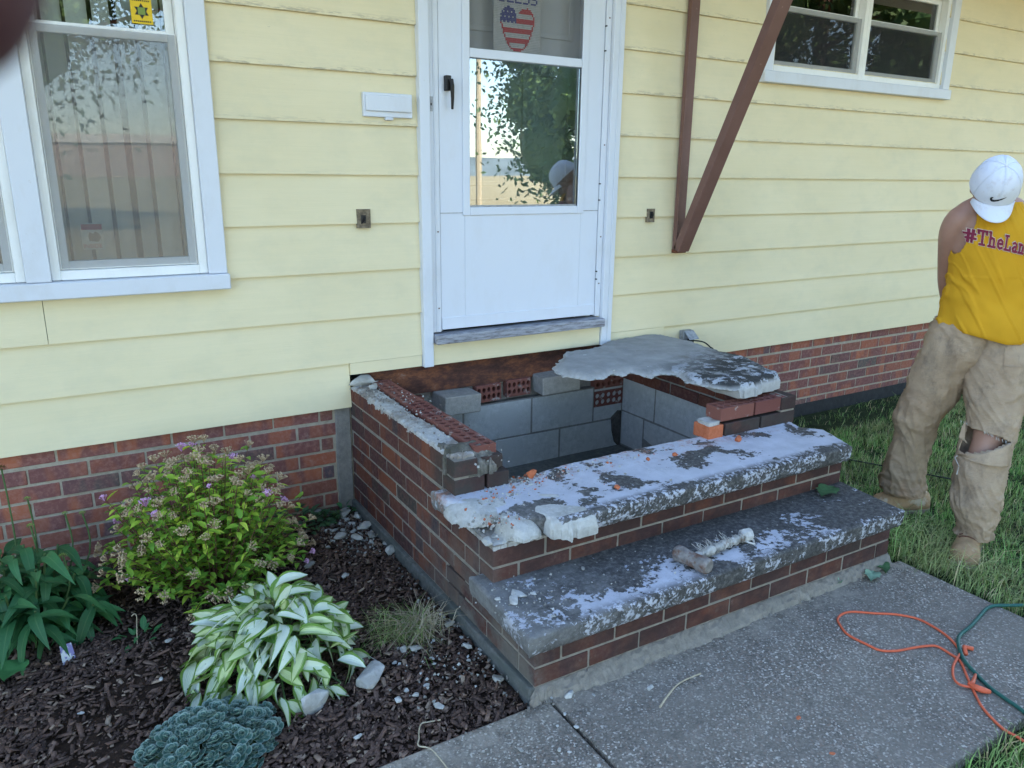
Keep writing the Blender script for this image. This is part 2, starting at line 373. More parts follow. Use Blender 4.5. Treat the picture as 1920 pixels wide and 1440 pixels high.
def fl(name, a, b):
    n = N(name, 0.8, 0.1); n.col(n.ramp(n.geo('Random Per Island'), [(0.0, a), (1.0, b)])); return n.m
M['fl_tan'] = fl('spent_flower_tan', (0.34, 0.24, 0.13), (0.56, 0.42, 0.27))
M['fl_pink'] = fl('pink_flower', (0.46, 0.20, 0.38), (0.66, 0.42, 0.58))
M['fl_seed'] = fl('dark_seed_head', (0.05, 0.03, 0.015), (0.16, 0.09, 0.03))
M['fl_green'] = fl('green_bud', (0.10, 0.17, 0.05), (0.30, 0.38, 0.10))
M['leafdead'] = simple('fallen_green_leaf', (0.07, 0.15, 0.06), 0.6, 0.25, 60, 0.2)
M['leafpale'] = simple('fallen_pale_leaf', (0.25, 0.38, 0.25), 0.6, 0.15, 60, 0.2)

# glass, screens
def glass(name, refl, tint=(1, 1, 1)):
    n = N(name)
    g = n.new('ShaderNodeBsdfGlossy'); g.inputs['Roughness'].default_value = 0.0; g.inputs[0].default_value = (1, 1, 1, 1)
    wn = n.new('ShaderNodeBump'); wn.inputs['Strength'].default_value = 0.02; wn.inputs['Distance'].default_value = 0.02
    n.put(wn.inputs['Height'], n.noise(n.geo(), 2.2, 1)); n.nt.links.new(wn.outputs[0], g.inputs['Normal'])
    t = n.new('ShaderNodeBsdfTransparent'); t.inputs[0].default_value = (*tint, 1)
    f = n.new('ShaderNodeFresnel'); f.inputs[0].default_value = 1.5
    k = n.math('MULTIPLY_ADD', f.outputs[0], refl, 0.0, clamp=True)
    ms = n.new('ShaderNodeMixShader'); n.put(ms.inputs[0], k)
    n.nt.links.new(t.outputs[0], ms.inputs[1]); n.nt.links.new(g.outputs[0], ms.inputs[2]); n.nt.links.new(ms.outputs[0], n.nt.nodes['Material Output'].inputs[0])
    return n.m
M['glass'] = glass('window_glass', 1.7, (0.85, 0.88, 0.88))
M['glassd'] = glass('storm_door_glass', 4.2, (0.7, 0.76, 0.78))
def screen(name, c, op):
    n = N(name, 0.9, 0.1)
    n.col(c)
    t = n.new('ShaderNodeBsdfTransparent')
    ms = n.new('ShaderNodeMixShader'); ms.inputs[0].default_value = op
    n.nt.links.new(t.outputs[0], ms.inputs[1]); n.nt.links.new(n.b.outputs[0], ms.inputs[2]); n.nt.links.new(ms.outputs[0], n.nt.nodes['Material Output'].inputs[0])
    return n.m
M['screen'] = screen('insect_screen', (0.26, 0.255, 0.25), 0.24)
M['screend'] = screen('insect_screen_dark', (0.07, 0.07, 0.075), 0.22)
M['screenf'] = screen('fine_insect_screen', (0.12, 0.12, 0.12), 0.22)
n = N('sheer_curtain', 0.9, 0.1); n.col((0.78, 0.77, 0.72))
M['curtain'] = n.m
M['innerdoor'] = simple('inner_door_paint', (0.55, 0.56, 0.57), 0.5, 0.05, 8, 0.05)
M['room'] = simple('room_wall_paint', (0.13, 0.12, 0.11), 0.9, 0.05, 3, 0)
M['black'] = simple('black_plastic', (0.015, 0.015, 0.016), 0.4, 0.2, 30, 0.1)
M['tar'] = simple('black_dampproofing', (0.022, 0.023, 0.026), 0.7, 0.3, 20, 0.5)
M['roof'] = simple('roof_shingle', (0.09, 0.085, 0.08), 0.95, 0.3, 8, 0.4)
M['outlet'] = simple('weathered_grey_metal', (0.33, 0.34, 0.36), 0.5, 0.3, 60, 0.2, metal=0.3)
M['hole'] = simple('rough_wood_hole', (0.20, 0.16, 0.11), 0.9, 0.5, 60, 0.4)
M['red'] = simple('red_bead', (0.50, 0.03, 0.04), 0.5, 0.05, 30, 0)
M['blue'] = simple('navy_bead', (0.03, 0.035, 0.22), 0.5, 0.05, 30, 0)
M['canvas'] = simple('white_plastic_canvas', (0.62, 0.62, 0.60), 0.6, 0.05, 30, 0)
M['yellow'] = simple('yellow_sticker', (0.75, 0.50, 0.02), 0.5, 0.05, 30, 0)
M['orangecord'] = simple('orange_cord', (0.62, 0.12, 0.055), 0.5, 0.1, 60, 0.1)
M['greencord'] = simple('green_cord', (0.018, 0.095, 0.075), 0.5, 0.1, 60, 0.1)
M['steel'] = simple('rusty_hammer_steel', (0.22, 0.20, 0.185), 0.65, 0.3, 60, 0.4, metal=0.2, c2=(0.15, 0.08, 0.055), thr=(0.50, 0.62))
M['tape'] = simple('frayed_tape_wrap', (0.50, 0.48, 0.44), 0.95, 0.2, 70, 0.6, c2=(0.28, 0.22, 0.17))
M['tag'] = simple('plastic_plant_tag', (0.62, 0.62, 0.6), 0.5, 0.05, 30, 0, c2=(0.25, 0.22, 0.42), thr=(0.5, 0.52))

# ------------------------------------------------------------ helpers
def wl(o):
    v = Vector((0, 0, 0))
    while o:
        v += o.location; o = o.parent
    return v
def props(o, label=None, cat=None, group=None, kind=None):
    if label: o['label'] = label
    if cat: o['category'] = cat
    if group: o['group'] = group
    if kind: o['kind'] = kind
    return o
def thing(name, loc, label, cat, group=None):
    o = bpy.data.objects.new(name, None); COL.objects.link(o)
    o.location = loc; o.empty_display_size = 0.1
    return props(o, label, cat, group)
def mesh(name, vs, fs, mats, mi=None, smooth=False, uv=None):
    me = bpy.data.meshes.new(name)
    if isinstance(fs, np.ndarray):
        k = fs.shape[1]
        me.vertices.add(len(vs)); me.vertices.foreach_set('co', np.asarray(vs, np.float32).ravel())
        me.loops.add(fs.size); me.loops.foreach_set('vertex_index', fs.ravel().astype(np.int32))
        me.polygons.add(len(fs)); me.polygons.foreach_set('loop_start', np.arange(0, fs.size, k, dtype=np.int32))
        me.update(calc_edges=True)
    else:
        me.from_pydata([tuple(v) for v in vs], [], fs); me.update()
    for m in (mats if isinstance(mats, (list, tuple)) else [mats]): me.materials.append(m)
    if mi is not None: me.polygons.foreach_set('material_index', np.array(mi, np.int32))
    if smooth: me.polygons.foreach_set('use_smooth', np.ones(len(me.polygons), bool))
    if uv is not None:
        l = me.uv_layers.new(name='UVMap')
        idx = np.empty(len(me.loops), np.int32); me.loops.foreach_get('vertex_index', idx)
        l.data.foreach_set('uv', np.asarray(uv, np.float32)[idx].ravel())
    return me
def place(name, me, parent=None, loc=(0, 0, 0), rot=None, scale=None, world=True):
    """links a mesh; loc is a world place unless world is False"""
    o = bpy.data.objects.new(name, me); COL.objects.link(o)
    if parent is not None:
        o.parent = parent
        o.location = Vector(loc) - wl(parent) if world else Vector(loc)
    else: o.location = loc
    if rot is not None: o.rotation_euler = rot
    if scale is not None: o.scale = scale if isinstance(scale, (tuple, list, Vector)) else (scale,) * 3
    return o
class B:
    def __init__(s): s.v = []; s.f = []; s.m = []
    def add(s, vs, fs, m=0):
        k = len(s.v); s.v += [tuple(v) for v in vs]; s.f += [tuple(i + k for i in f) for f in fs]; s.m += [m] * len(fs); return s
    def box(s, x0, x1, y0, y1, z0, z1, m=0):
        return s.add([(x0, y0, z0), (x1, y0, z0), (x1, y1, z0), (x0, y1, z0), (x0, y0, z1), (x1, y0, z1), (x1, y1, z1), (x0, y1, z1)],
                     [(0, 3, 2, 1), (4, 5, 6, 7), (0, 1, 5, 4), (1, 2, 6, 5), (2, 3, 7, 6), (3, 0, 4, 7)], m)
    def frame(s, x0, x1, y0, y1, z0, z1, t, m=0, bt=None):
        bt = bt or t
        s.box(x0, x0 + t, y0, y1, z0, z1, m); s.box(x1 - t, x1, y0, y1, z0, z1, m)
        s.box(x0 + t, x1 - t, y0, y1, z0, z0 + bt, m); s.box(x0 + t, x1 - t, y0, y1, z1 - t, z1, m); return s
    def prism(s, pts, z0, z1, m=0):
        k = len(pts)
        return s.add([(x, y, z0) for x, y in pts] + [(x, y, z1) for x, y in pts],
                     [tuple(reversed(range(k))), tuple(range(k, 2 * k))] + [(i, (i + 1) % k, k + (i + 1) % k, k + i) for i in range(k)], m)
    def tube(s, pts, r, n=6, m=0, cap=True):
        pts = [Vector(p) for p in pts]
        if not isinstance(r, (list, tuple)): r = [r] * len(pts)
        vs = []; up = Vector((0.13, 0.21, 0.97)).normalized()
        for i, p in enumerate(pts):
            t = (pts[min(i + 1, len(pts) - 1)] - pts[max(i - 1, 0)])
            if t.length < 1e-9: t = Vector((0, 0, 1))
            t.normalize()
            a = t.cross(up)
            if a.length < 0.1: a = t.cross(Vector((1, 0, 0)))
            a.normalize(); b = t.cross(a)
            for j in range(n):
                q = 2 * math.pi * j / n
                vs.append(p + (a * math.cos(q) + b * math.sin(q)) * r[i])
        fs = [(i * n + j, i * n + (j + 1) % n, (i + 1) * n + (j + 1) % n, (i + 1) * n + j) for i in range(len(pts) - 1) for j in range(n)]
        if cap: fs += [tuple(range(n)), tuple((len(pts) - 1) * n + j for j in reversed(range(n)))]
        return s.add(vs, fs, m)
    def me(s, name, mats, smooth=False, bevel=0, seg=1):
        me = mesh(name, s.v, s.f, mats, s.m, smooth)
        bm = bmesh.new(); bm.from_mesh(me)
        bmesh.ops.recalc_face_normals(bm, faces=bm.faces)
        if bevel:
            ed = [e for e in bm.edges if len(e.link_faces) == 2 and e.calc_face_angle(0) > 0.5]
            bmesh.ops.bevel(bm, geom=ed, offset=bevel, segments=seg, affect='EDGES', profile=0.5)
        bm.to_mesh(me); bm.free()
        if smooth: me.polygons.foreach_set('use_smooth', np.ones(len(me.polygons), bool))
        return me
    def put(s, name, mats, parent=None, smooth=False, bevel=0, seg=1, **k):
        o = place(name, s.me(name, mats, smooth, bevel, seg), parent)
        return props(o, **k) if k else o
def smoothpath(pts, k=6):
    pts = [Vector(p) for p in pts]; out = []
    for i in range(len(pts) - 1):
        p0, p1, p2, p3 = pts[max(i - 1, 0)], pts[i], pts[i + 1], pts[min(i + 2, len(pts) - 1)]
        for j in range(k):
            t = j / k
            out.append(0.5 * ((2 * p1) + (-p0 + p2) * t + (2 * p0 - 5 * p1 + 4 * p2 - p3) * t * t + (-p0 + 3 * p1 - 3 * p2 + p3) * t ** 3))
    return out + [pts[-1]]
def fz(x, y, z=0, s=1.0): return noise.noise(Vector((x * s, y * s, z * s)))

# ------------------------------------------------------------ setting
B().box(-400, 400, -400, 400, -0.5, -0.075).put('ground', M['ground'], kind='structure')
# garden bed
nx, ny = 90, 60
vs = [(-3.0 + 3.553 * i / nx, -1.62 + 1.66 * j / ny, -0.058 + 0.014 * fz(i * .3, j * .3) + 0.012 * fz(i * .9, j * .9, 3) - 0.02 * max(0, (-(-1.62 + 1.66 * j / ny) - 1.2))) for j in range(ny + 1) for i in range(nx + 1)]
fs = [(j * (nx + 1) + i, j * (nx + 1) + i + 1, (j + 1) * (nx + 1) + i + 1, (j + 1) * (nx + 1) + i) for j in range(ny) for i in range(nx)]
props(place('garden_soil', mesh('garden_soil', vs, fs, M['soil'], smooth=True)), kind='structure')
# walkway: two slabs with a joint
def slabgrid(name, x0, x1, y0, y1, z, t):
    b = B().box(x0, x1, y0, y1, z - t, z)
    return b.put(name, M['walk'], kind='structure', bevel=0.008, seg=2)
slabgrid('walkway_slab', 0.600, 2.325, -2.37, -1.60, -0.040, 0.12)
slabgrid('walkway_slab', -1.2, 0.590, -3.3, -1.605, -0.043, 0.12)
slabgrid('walkway_slab', 0.600, 2.0, -3.3, -2.38, -0.046, 0.12) if False else None
B().box(0.598, 1.30, -3.3, -2.376, -0.16, -0.044).put('walkway_slab', M['walk'], kind='structure', bevel=0.008, seg=2)
# hills and far field edge for the reflections in the panes
b = B()
for k in range(40):
    a = math.pi + math.pi * k / 39
    pass
hv, hf = [], []
for k in range(61):
    a = math.pi * (1 + k / 60)
    r = 330
    hv += [(r * math.cos(a), r * math.sin(a), -1), (r * 1.15 * math.cos(a), r * 1.15 * math.sin(a), 8 + 5 * fz(k * .17, 2) + 3 * fz(k * .9, 5))]
hf = [(2 * k, 2 * k + 2, 2 * k + 3, 2 * k + 1) for k in range(60)]
M['hill'] = simple('hazed_hill_woods', (0.17, 0.21, 0.22), 1.0, 0.3, 0.05, 0)  # pale blue-grey, with distance haze put into the colour
props(place('hills', mesh('hills', hv, hf, M['hill'], smooth=True)), kind='structure')

# ------------------------------------------------------------ house
house = thing('house', (2, 0, 0), 'pale yellow clapboard house with white trim above a red brick base', 'house')
ZB, SP = 0.4537, 0.2025
HX0, HX1 = -5.0, 9.0
DO = (0.950, 1.925, 0.60, 2.80)     # door opening in the boards
WL_ = (-1.40, 0.022, 1.075, 2.62)
WR_ = (3.03, 4.665, 2.072, 2.75)
# sheathing behind the boards, with real openings
b = B()
def wall_with_holes(b, x0, x1, z0, z1, holes, ya, yb):
    xs = sorted({x0, x1, *[h[0] for h in holes], *[h[1] for h in holes]})
    for a, c in zip(xs[:-1], xs[1:]):
        hs = [h for h in holes if h[0] <= a + 1e-6 and h[1] >= c - 1e-6]
        zz = z0
        for h in sorted(hs, key=lambda h: h[2]):
            if h[2] > zz: b.box(a, c, ya, yb, zz, h[2])
            zz = h[3]
        if z1 > zz: b.box(a, c, ya, yb, zz, z1)
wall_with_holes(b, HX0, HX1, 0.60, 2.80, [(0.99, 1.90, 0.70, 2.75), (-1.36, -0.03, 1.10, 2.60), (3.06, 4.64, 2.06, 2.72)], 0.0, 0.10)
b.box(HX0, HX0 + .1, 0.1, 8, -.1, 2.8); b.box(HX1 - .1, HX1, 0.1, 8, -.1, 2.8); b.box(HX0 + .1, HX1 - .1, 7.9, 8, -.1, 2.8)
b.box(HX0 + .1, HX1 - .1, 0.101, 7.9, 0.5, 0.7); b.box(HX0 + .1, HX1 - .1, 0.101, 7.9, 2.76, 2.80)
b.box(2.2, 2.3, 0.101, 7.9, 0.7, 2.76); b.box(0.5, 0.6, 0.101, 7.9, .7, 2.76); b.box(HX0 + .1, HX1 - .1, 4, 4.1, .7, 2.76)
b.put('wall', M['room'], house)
# roof with a deep eave that the bracket carries
b = B(); EY = -0.92
for sgn, yy in ((1, EY),):
    b.add([(HX0 - .4, EY, 2.80), (HX1 + .4, EY, 2.80), (HX1 + .4, 4, 4.45), (HX0 - .4, 4, 4.45), (HX0 - .4, 8.6, 2.80), (HX1 + .4, 8.6, 2.80),
           (HX0 - .4, EY, 2.95), (HX1 + .4, EY, 2.95), (HX1 + .4, 4, 4.62), (HX0 - .4, 4, 4.62), (HX0 - .4, 8.6, 2.95), (HX1 + .4, 8.6, 2.95)],
          [(0, 1, 2, 3), (3, 2, 5, 4), (6, 9, 8, 7), (9, 10, 11, 8), (0, 6, 7, 1), (4, 5, 11, 10), (0, 3, 9, 6), (3, 4, 10, 9), (1, 7, 8, 2), (2, 8, 11, 5)])
b.put('roof', M['roof'], house)
B().box(HX0 - .4, HX1 + .4, EY + .02, 0.0, 2.785, 2.80).put('soffit', M['white'], house)
# siding boards, each a lapped clapboard, cut round the openings
def board_mesh(x0, x1, z0, z1, yo=0.0):
    ys0, ys1, th = -0.026 + yo, -0.010 + yo, 0.013
    nseg = max(2, int((x1 - x0) / 0.10))
    vs, fs = [], []
    for i in range(nseg + 1):
        x = x0 + (x1 - x0) * i / nseg
        w1 = 0.0012 * fz(x * 2.3, z0 * 9); w2 = 0.0012 * fz(x * 1.7, z0 * 9 + 5)
        vs += [(x, ys0 + w1, z0 + w2), (x, ys1 + w1, z1 + 0.010), (x, ys1 + th + w1, z1 + 0.010), (x, ys0 + th + w1, z0 + w2)]
    for i in range(nseg):
        a, c = 4 * i, 4 * i + 4
        fs += [(a, c, c + 1, a + 1), (a + 3, c + 3, c, a), (a + 1, c + 1, c + 2, a + 2)]
    e = 4 * nseg
    fs += [(0, 1, 2, 3), (e, e + 3, e + 2, e + 1)]
    return mesh('siding_board', vs, fs, M['siding'])
def cut(x0, x1, z0, z1):
    segs = [(x0, x1)]
    for h in (DO, WL_, WR_):
        hx0, hx1 = h[0] + .012, h[1] - .012
        if z1 > h[2] + .02 and z0 < h[3] - 0.01:
            segs = [q for a, c in segs for q in ((a, min(c, hx0)), (max(a, hx1), c)) if q[1] - q[0] > 0.01]
    return segs
seams = {1: 0.105 - 0.0, 3: 3.4, 6: 4.9, 8: -0.5}
for k in range(0, 12):
    z0, z1 = ZB + SP * k, ZB + SP * (k + 1)
    if k == 0:
        segs = [(HX0, 0.552), (2.385, HX1)]
    else: segs = cut(HX0, HX1, z0, z1)
    out = []
    for a, c in segs:
        if k == 2 and a < 0:   # board joint seen under the left window
            out += [(a, -0.578), (-0.5768, c)]
        else: out.append((a, c))
    for a, c in out:
        # keep board pieces clear of window sills
        place('siding_board', board_mesh(a + .0004, c - .0004, z0, z1), house)
# narrow starter strip above the stoop
for a, c in ((0.553, 0.900), (1.992, 2.384)):
    o = B().box(a, c, -0.026, -0.008, 0.603, 0.655).put('starter_strip', M['siding'], house)
B().box(0.954, 1.922, -0.040, -0.004, 0.603, 0.706).put('riser_board', M['siding'], house, bevel=.002)
# window and door surrounds
def window(x0, x1, z0, z1, sashes, labels, zmid, sill):
    wn = B()
    xs0 = x0; t = 0.068
    wn.box(x0, x0 + t, -0.045, 0.0, z0, z1); wn.box(x1 - t, x1, -0.045, 0.0, z0, z1); wn.box(x0, x1, -0.046, 0.0, z1, z1 + .07)
    o = wn.put('window', M['white'], house, bevel=.003)
    o['label'] = labels
    s = B().box(x0 - .006, x1 + .006, -0.062, -0.0005, z0 - .062, z0 - .001)
    s.put('sill', M['white'], o, bevel=.004)
    return o
def sash(parent, x0, x1, z0, z1, zm, rail=0.030, scr=True, gap=0.012):
    f = B()
    f.frame(x0, x1, -0.020, 0.045, z0, z1, 0.030, bt=0.034)       # jamb liner
    f.put('jamb', M['vinyl'], parent, bevel=.002)
    # lower sash (front) and upper sash (behind)
    f = B().frame(x0 + .031, x1 - .031, 0.004, 0.026, z0 + .035, zm, rail); f.put('sash', M['vinyl'], parent, bevel=.002)
    f = B().frame(x0 + .031, x1 - .031, 0.029, 0.044, zm - .02, z1 - .031, rail); f.put('sash', M['vinyl'], parent, bevel=.002)
    r = rail
    B().box(x0 + .03 + r, x1 - .03 - r, 0.017, 0.019, z0 + .035 + r, zm - r).put('pane', M['glass'], parent)
    B().box(x0 + .03 + r, x1 - .03 - r, 0.035, 0.037, zm - .02 + r, z1 - .03 - r).put('pane', M['glass'], parent)
    if scr: B().box(x0 + .036, x1 - .036, -0.004, -0.003, z0 + .04, zm - .005).put('insect_screen', M['screen' if x0 < 2 else 'screend'], parent)
wlft = window(-1.46, 0.064, 1.086, 2.62, 2, 'tall left window with grey screen and sheer curtain behind', 1.93, 1)
B().box(-0.616, -0.537, -0.052, 0.0, 1.0865, 2.618).put('mullion', M['white'], wlft, bevel=.003)
sash(wlft, -0.5365, -0.0045, 1.087, 2.615, 1.955)
sash(wlft, -1.3915, -0.6165, 1.087, 2.615, 1.955)
wrgt = window(2.972, 4.728, 2.043, 2.62, 2, 'high twin window on the right with dark blinds behind screens', 2.4, 1)
wr_parts = ((3.041, 3.842), (3.8425, 4.659))
for a, c in wr_parts: sash(wrgt, a, c, 2.044, 2.615, 2.395, 0.028)
# inner screen frames seen in the right window
for a, c in wr_parts:
    B().frame(a + .07, c - .07, 0.05, 0.06, 2.09, 2.37, 0.035).put('inner_frame', M['innerdoor'], wrgt)
# door
df = B()
df.box(0.903, 0.951, -0.052, -0.001, 0.600, 2.80); df.box(0.9515, 1.002, -0.030, 0.02, 0.757, 2.78)
df.box(1.925, 1.990, -0.052, -0.001, 0.600, 2.80); df.box(1.893, 1.9245, -0.030, 0.02, 0.757, 2.78)
df.box(0.903, 1.990, -0.053, -0.002, 2.801, 2.84)
df.box(0.975, 0.981, -0.036, -0.030, 0.76, 2.78); df.box(1.958, 1.964, -0.0575, -0.052, 0.61, 2.78)
df.put('door_frame', M['white'], house, bevel=.0025)
B().box(0.955, 1.922, -0.085, 0.02, 0.708, 0.752).put('threshold', M['threshold'], house, bevel=.005, seg=2)
door = B()
door.box(1.006, 1.130, -0.022, 0.010, 0.768, 2.75); door.box(1.785, 1.890, -0.022, 0.010, 0.768, 2.75)
door.box(1.1305, 1.7845, -0.022, 0.010, 0.768, 1.300); door.box(1.1305, 1.7845, -0.022, 0.010, 2.62, 2.75)
d = door.put('storm_door', M['door'], house, bevel=.0015)
d['label'] = 'white aluminium storm door with a solid lower panel'
B().box(1.007, 1.889, -0.028, -0.0225, 0.766, 0.822).put('kick_plate', M['door'], d, bevel=.0015)
B().box(1.007, 1.889, -0.0245, -0.0222, 1.300, 1.3035).put('panel_seam', M['outlet'], d)
f = B().frame(1.119, 1.795, -0.030, -0.0225, 1.290, 2.66, 0.036, bt=0.036); f.box(1.156, 1.758, -0.0295, -0.012, 1.968, 2.006)
f.put('glazing_frame', M['door'], d, bevel=.002)
B().box(1.154, 1.760, -0.008, -0.005, 1.322, 1.975).put('pane', M['glassd'], d)
B().box(1.156, 1.758, -0.016, -0.010, 1.326, 1.334).put('pane_gasket', M['outlet'], d)
B().box(1.154, 1.760, -0.003, -0.001, 2.00, 2.63).put('insect_screen', M['screenf'], d)
B().box(1.156, 1.758, 0.001, 0.012, 1.352, 1.362).put('glass_rail', M['outlet'], d)
for zz in (0.95, 0.99, 1.35, 1.43, 2.05, 2.16):
    B().box(1.8895, 1.894, -0.035, -0.0225, zz, zz + .006).put('hinge', M['black'], d)
h = B().box(1.030, 1.056, -0.048, -0.0225, 1.822, 1.884)
h.tube([(1.050, -0.058, 1.868), (1.052, -0.064, 1.84), (1.054, -0.062, 1.79), (1.055, -0.056, 1.745)], [.010, .010, .008, .006], 8)
h.put('handle', M['black'], d, bevel=.003, seg=2)
lp = B().box(0.957, 0.972, -0.0335, -0.0303, 1.735, 1.795); lp.put('latch_plate', M['outlet'], house)
B().box(0.961, 0.968, -0.0345, -0.0336, 1.758, 1.768).put('latch_hole', M['black'], house)
for x_, z_ in ((1.909, 2.20), (1.909, 1.62), (1.909, 1.17), (1.909, 0.93), (0.99, 1.22), (0.99, 0.87)):
    B().box(x_ - .003, x_ + .003, -0.0325, -0.0302, z_ - .003, z_ + .003).put('screw', M['twig'], house)
idr = B().box(1.03, 1.87, 0.095, 0.13, 0.77, 2.70)
for zc0, zc1 in ((0.90, 1.30), (1.42, 1.95), (2.1, 2.5)):
    for xc in (1.12, 1.50):
        idr.frame(xc, xc + .28, 0.086, 0.0945, zc0, zc1, 0.022)
idr.put('inner_door', M['innerdoor'], house, bevel=.002)
b = B().box(0.99, 1.03, 0.021, 0.13, 0.71, 2.72); b.box(1.87, 1.90, 0.021, 0.13, .71, 2.72); b.put('door_jamb', M['white'], house)
# mail slot
ms_ = B().box(0.655, 0.874, -0.040, -0.018, 1.700, 1.796)
ms_.box(0.664, 0.868, -0.050, -0.0402, 1.722, 1.786)
ms_.box(0.750, 0.785, -0.046, -0.024, 1.688, 1.700)
o = ms_.put('mail_slot', M['white'], house, bevel=.004, seg=2); o['label'] = 'white painted metal mail slot with scuffed flap'
# two lamp-box holes left in the siding
for x0, x1, z0, z1 in ((0.612, 0.672, 1.245, 1.325), (2.212, 2.262, 1.236, 1.306)):
    o = B().frame(x0, x1, -0.031, -0.016, z0, z1, 0.006).put('lamp_hole', M['hole'], house)
    o['label'] = 'square hole cut in the siding where a lamp was'
    B().box(x0 + .005, x1 - .005, -0.0272, -0.0235, z0 + .004, z1 - .004).put('hole_back', M['hole'], o)
    q = B(); q.tube([(x0 + .02, -0.028, z0 + .02), (x0 + .03, -0.040, z0 + .035), (x0 + .035, -0.028, z0 + .05)], .004, 5); q.box(x0 + .018, x0 + .04, -0.0292, -0.0275, z0 + .02, z0 + .055); q.put('wire_stub', M['black'], o)
# outlet
o = B().box(2.505, 2.580, -0.062, -0.022, 0.545, 0.625).put('outlet', M['outlet'], house, bevel=.003)
o['label'] = 'grey outdoor outlet box low on the siding'
f = B(); f.add([(2.508, -0.063, 0.622), (2.577, -0.063, 0.622), (2.585, -0.10, 0.585), (2.512, -0.10, 0.585), (2.508, -0.066, 0.618), (2.577, -0.066, 0.618), (2.585, -0.103, 0.581), (2.512, -0.103, 0.581)],
          [(0, 1, 2, 3), (4, 7, 6, 5), (0, 4, 5, 1), (1, 5, 6, 2), (2, 6, 7, 3), (3, 7, 4, 0)])
f.put('cover', M['outlet'], o)
B().box(2.53, 2.56, -0.09, -0.0625, 0.555, 0.582).put('plug', M['black'], o, bevel=.003)

# bricks ------------------------------------------------------------
def brick_meshes(L, W, H, mat, n=4):
    out = []
    for k in range(n):
        r = random.Random(50 + k)
        me = B().box(-L / 2, L / 2, -W / 2, W / 2, -H / 2, H / 2).me('brick', mat, bevel=0.0022)
        for v in me.vertices:
            v.co += Vector((r.uniform(-1, 1), r.uniform(-1, 1), r.uniform(-1, 1))) * 0.0008
        out.append(me)
    return out
_bc = {}
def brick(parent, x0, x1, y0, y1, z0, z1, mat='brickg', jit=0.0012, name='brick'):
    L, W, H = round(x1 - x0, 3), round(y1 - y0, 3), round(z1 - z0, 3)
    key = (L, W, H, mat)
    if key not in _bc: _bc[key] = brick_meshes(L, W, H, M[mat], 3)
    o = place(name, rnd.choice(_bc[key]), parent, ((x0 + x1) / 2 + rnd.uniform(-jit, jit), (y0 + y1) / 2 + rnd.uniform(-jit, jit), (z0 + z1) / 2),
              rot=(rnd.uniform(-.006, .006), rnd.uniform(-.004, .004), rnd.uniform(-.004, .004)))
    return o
def bond(x0, x1, k, mod=0.2032, phase=0.0):
    """split a run into stretchers in running bond"""
    j = 0.0085
    st = x0 - mod + (phase if k % 2 == 0 else phase + mod / 2)
    out = []
    while st < x1:
        a, c = max(st, x0), min(st + mod - j, x1)
        if c - a > 0.025: out.append((a, c))
        st += mod
    return out
for side, (fx0, fx1, zlow) in enumerate(((-1.65, 0.470, -0.075), (2.262, 7.4, -0.012))):
    m = B().box(fx0 if side == 0 else 2.2, fx1 + (0.085 if side == 0 else 0), 0.0, 0.09, -0.2, 0.4535).put('foundation_wall', M['mortar'], house)
    m['label'] = 'red brick foundation under the siding ' + ('behind the flower bed' if side == 0 else 'beside the lawn')
    C0 = 0.0677
    top = 0.4535
    k = 0; zt = 0.452
    courses = []
    zc = top - 0.030
    kk = 0
    while zc > zlow - 0.03:
        z1 = zc + 0.0265 if kk == 0 else zc + 0.0285
        courses.append((zc - 0.0285 + (0.0 if kk else 0.004), z1, kk)); zc -= C0; kk += 1
    for z0, z1, kk in courses:
        for a, c in bond(fx0, fx1 if side else fx1 + rnd.uniform(-.01, .012), kk, phase=0.03):
            if side == 1 and z1 < 0.03: continue
            brick(m, a, c, -0.003 + rnd.uniform(-.001, .001), 0.086, z0, z1, 'brick')
B().box(2.262, 7.4, -0.006, 0.003, -0.09, 0.012).put('damp_proofing', M['tar'], house)
pm = B(); pm.box(0.478, 0.549, -0.010, 0.003, -0.10, 0.4535); o = pm.put('mortar_patch', M['mortard'], house, bevel=.004)
tx = bpy.data.textures.new('lump', 'CLOUDS'); tx.noise_scale = 0.03

# ------------------------------------------------------------ stoop
XL, XR = 0.553, 2.256
Y1, Y2, Y3 = -1.585, -1.330, -1.060
CH = 0.0668
stoop = thing('front_stoop', (1.4, -0.8, -0.04), 'half demolished red brick front steps with two worn painted concrete treads', 'steps')
BW, J = 0.092, 0.0085
def course(z0, yf, k, yback=0.0, yend_left=None, right=True, left=True, front=True, fx0=None, fx1=None):
    z1 = z0 + CH - J
    h = (k % 2 == 0)
    # front face
    if front:
        if h: xs = bond(XL, XR, 0, phase=0.0)
        else: xs = [(XL, XL + BW)] + bond(XL + BW + J, XR, 0, phase=0.0)
        for a, c in xs:
            if fx0 is not None and (a < fx0 - 0.02 or c > fx1 + 0.02): continue
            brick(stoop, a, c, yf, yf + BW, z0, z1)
    # sides
    ys = yf + (BW + J if (h and front) else 0)
    st = 0.2032 - 0.010
    for sx, on in ((0, left), (1, right)):
        if not on: continue
        y = ys
        first = True
        while y < yback - 0.02:
            L = st
            e = min(y + L, yback - 0.002)
            x0 = XL if sx == 0 else XR - BW
            if not front or h or y > yf + 0.01: pass
            if front and not h and first:
                # corner brick already placed by the front row is XL..XL+BW; here it is the long one
                pass
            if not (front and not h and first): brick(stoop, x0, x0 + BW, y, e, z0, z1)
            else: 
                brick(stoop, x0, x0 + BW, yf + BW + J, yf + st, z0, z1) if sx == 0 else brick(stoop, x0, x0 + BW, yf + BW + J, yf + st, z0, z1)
            y = e + J; first = False
for k in range(2): course(k * CH, Y1, k)
course(2 * CH, -1.245, 2, front=False)
for k in (3, 4): course(k * CH + 0.006, Y2, k)
course(5 * CH + 0.006, -0.975, 5, front=False, right=True)
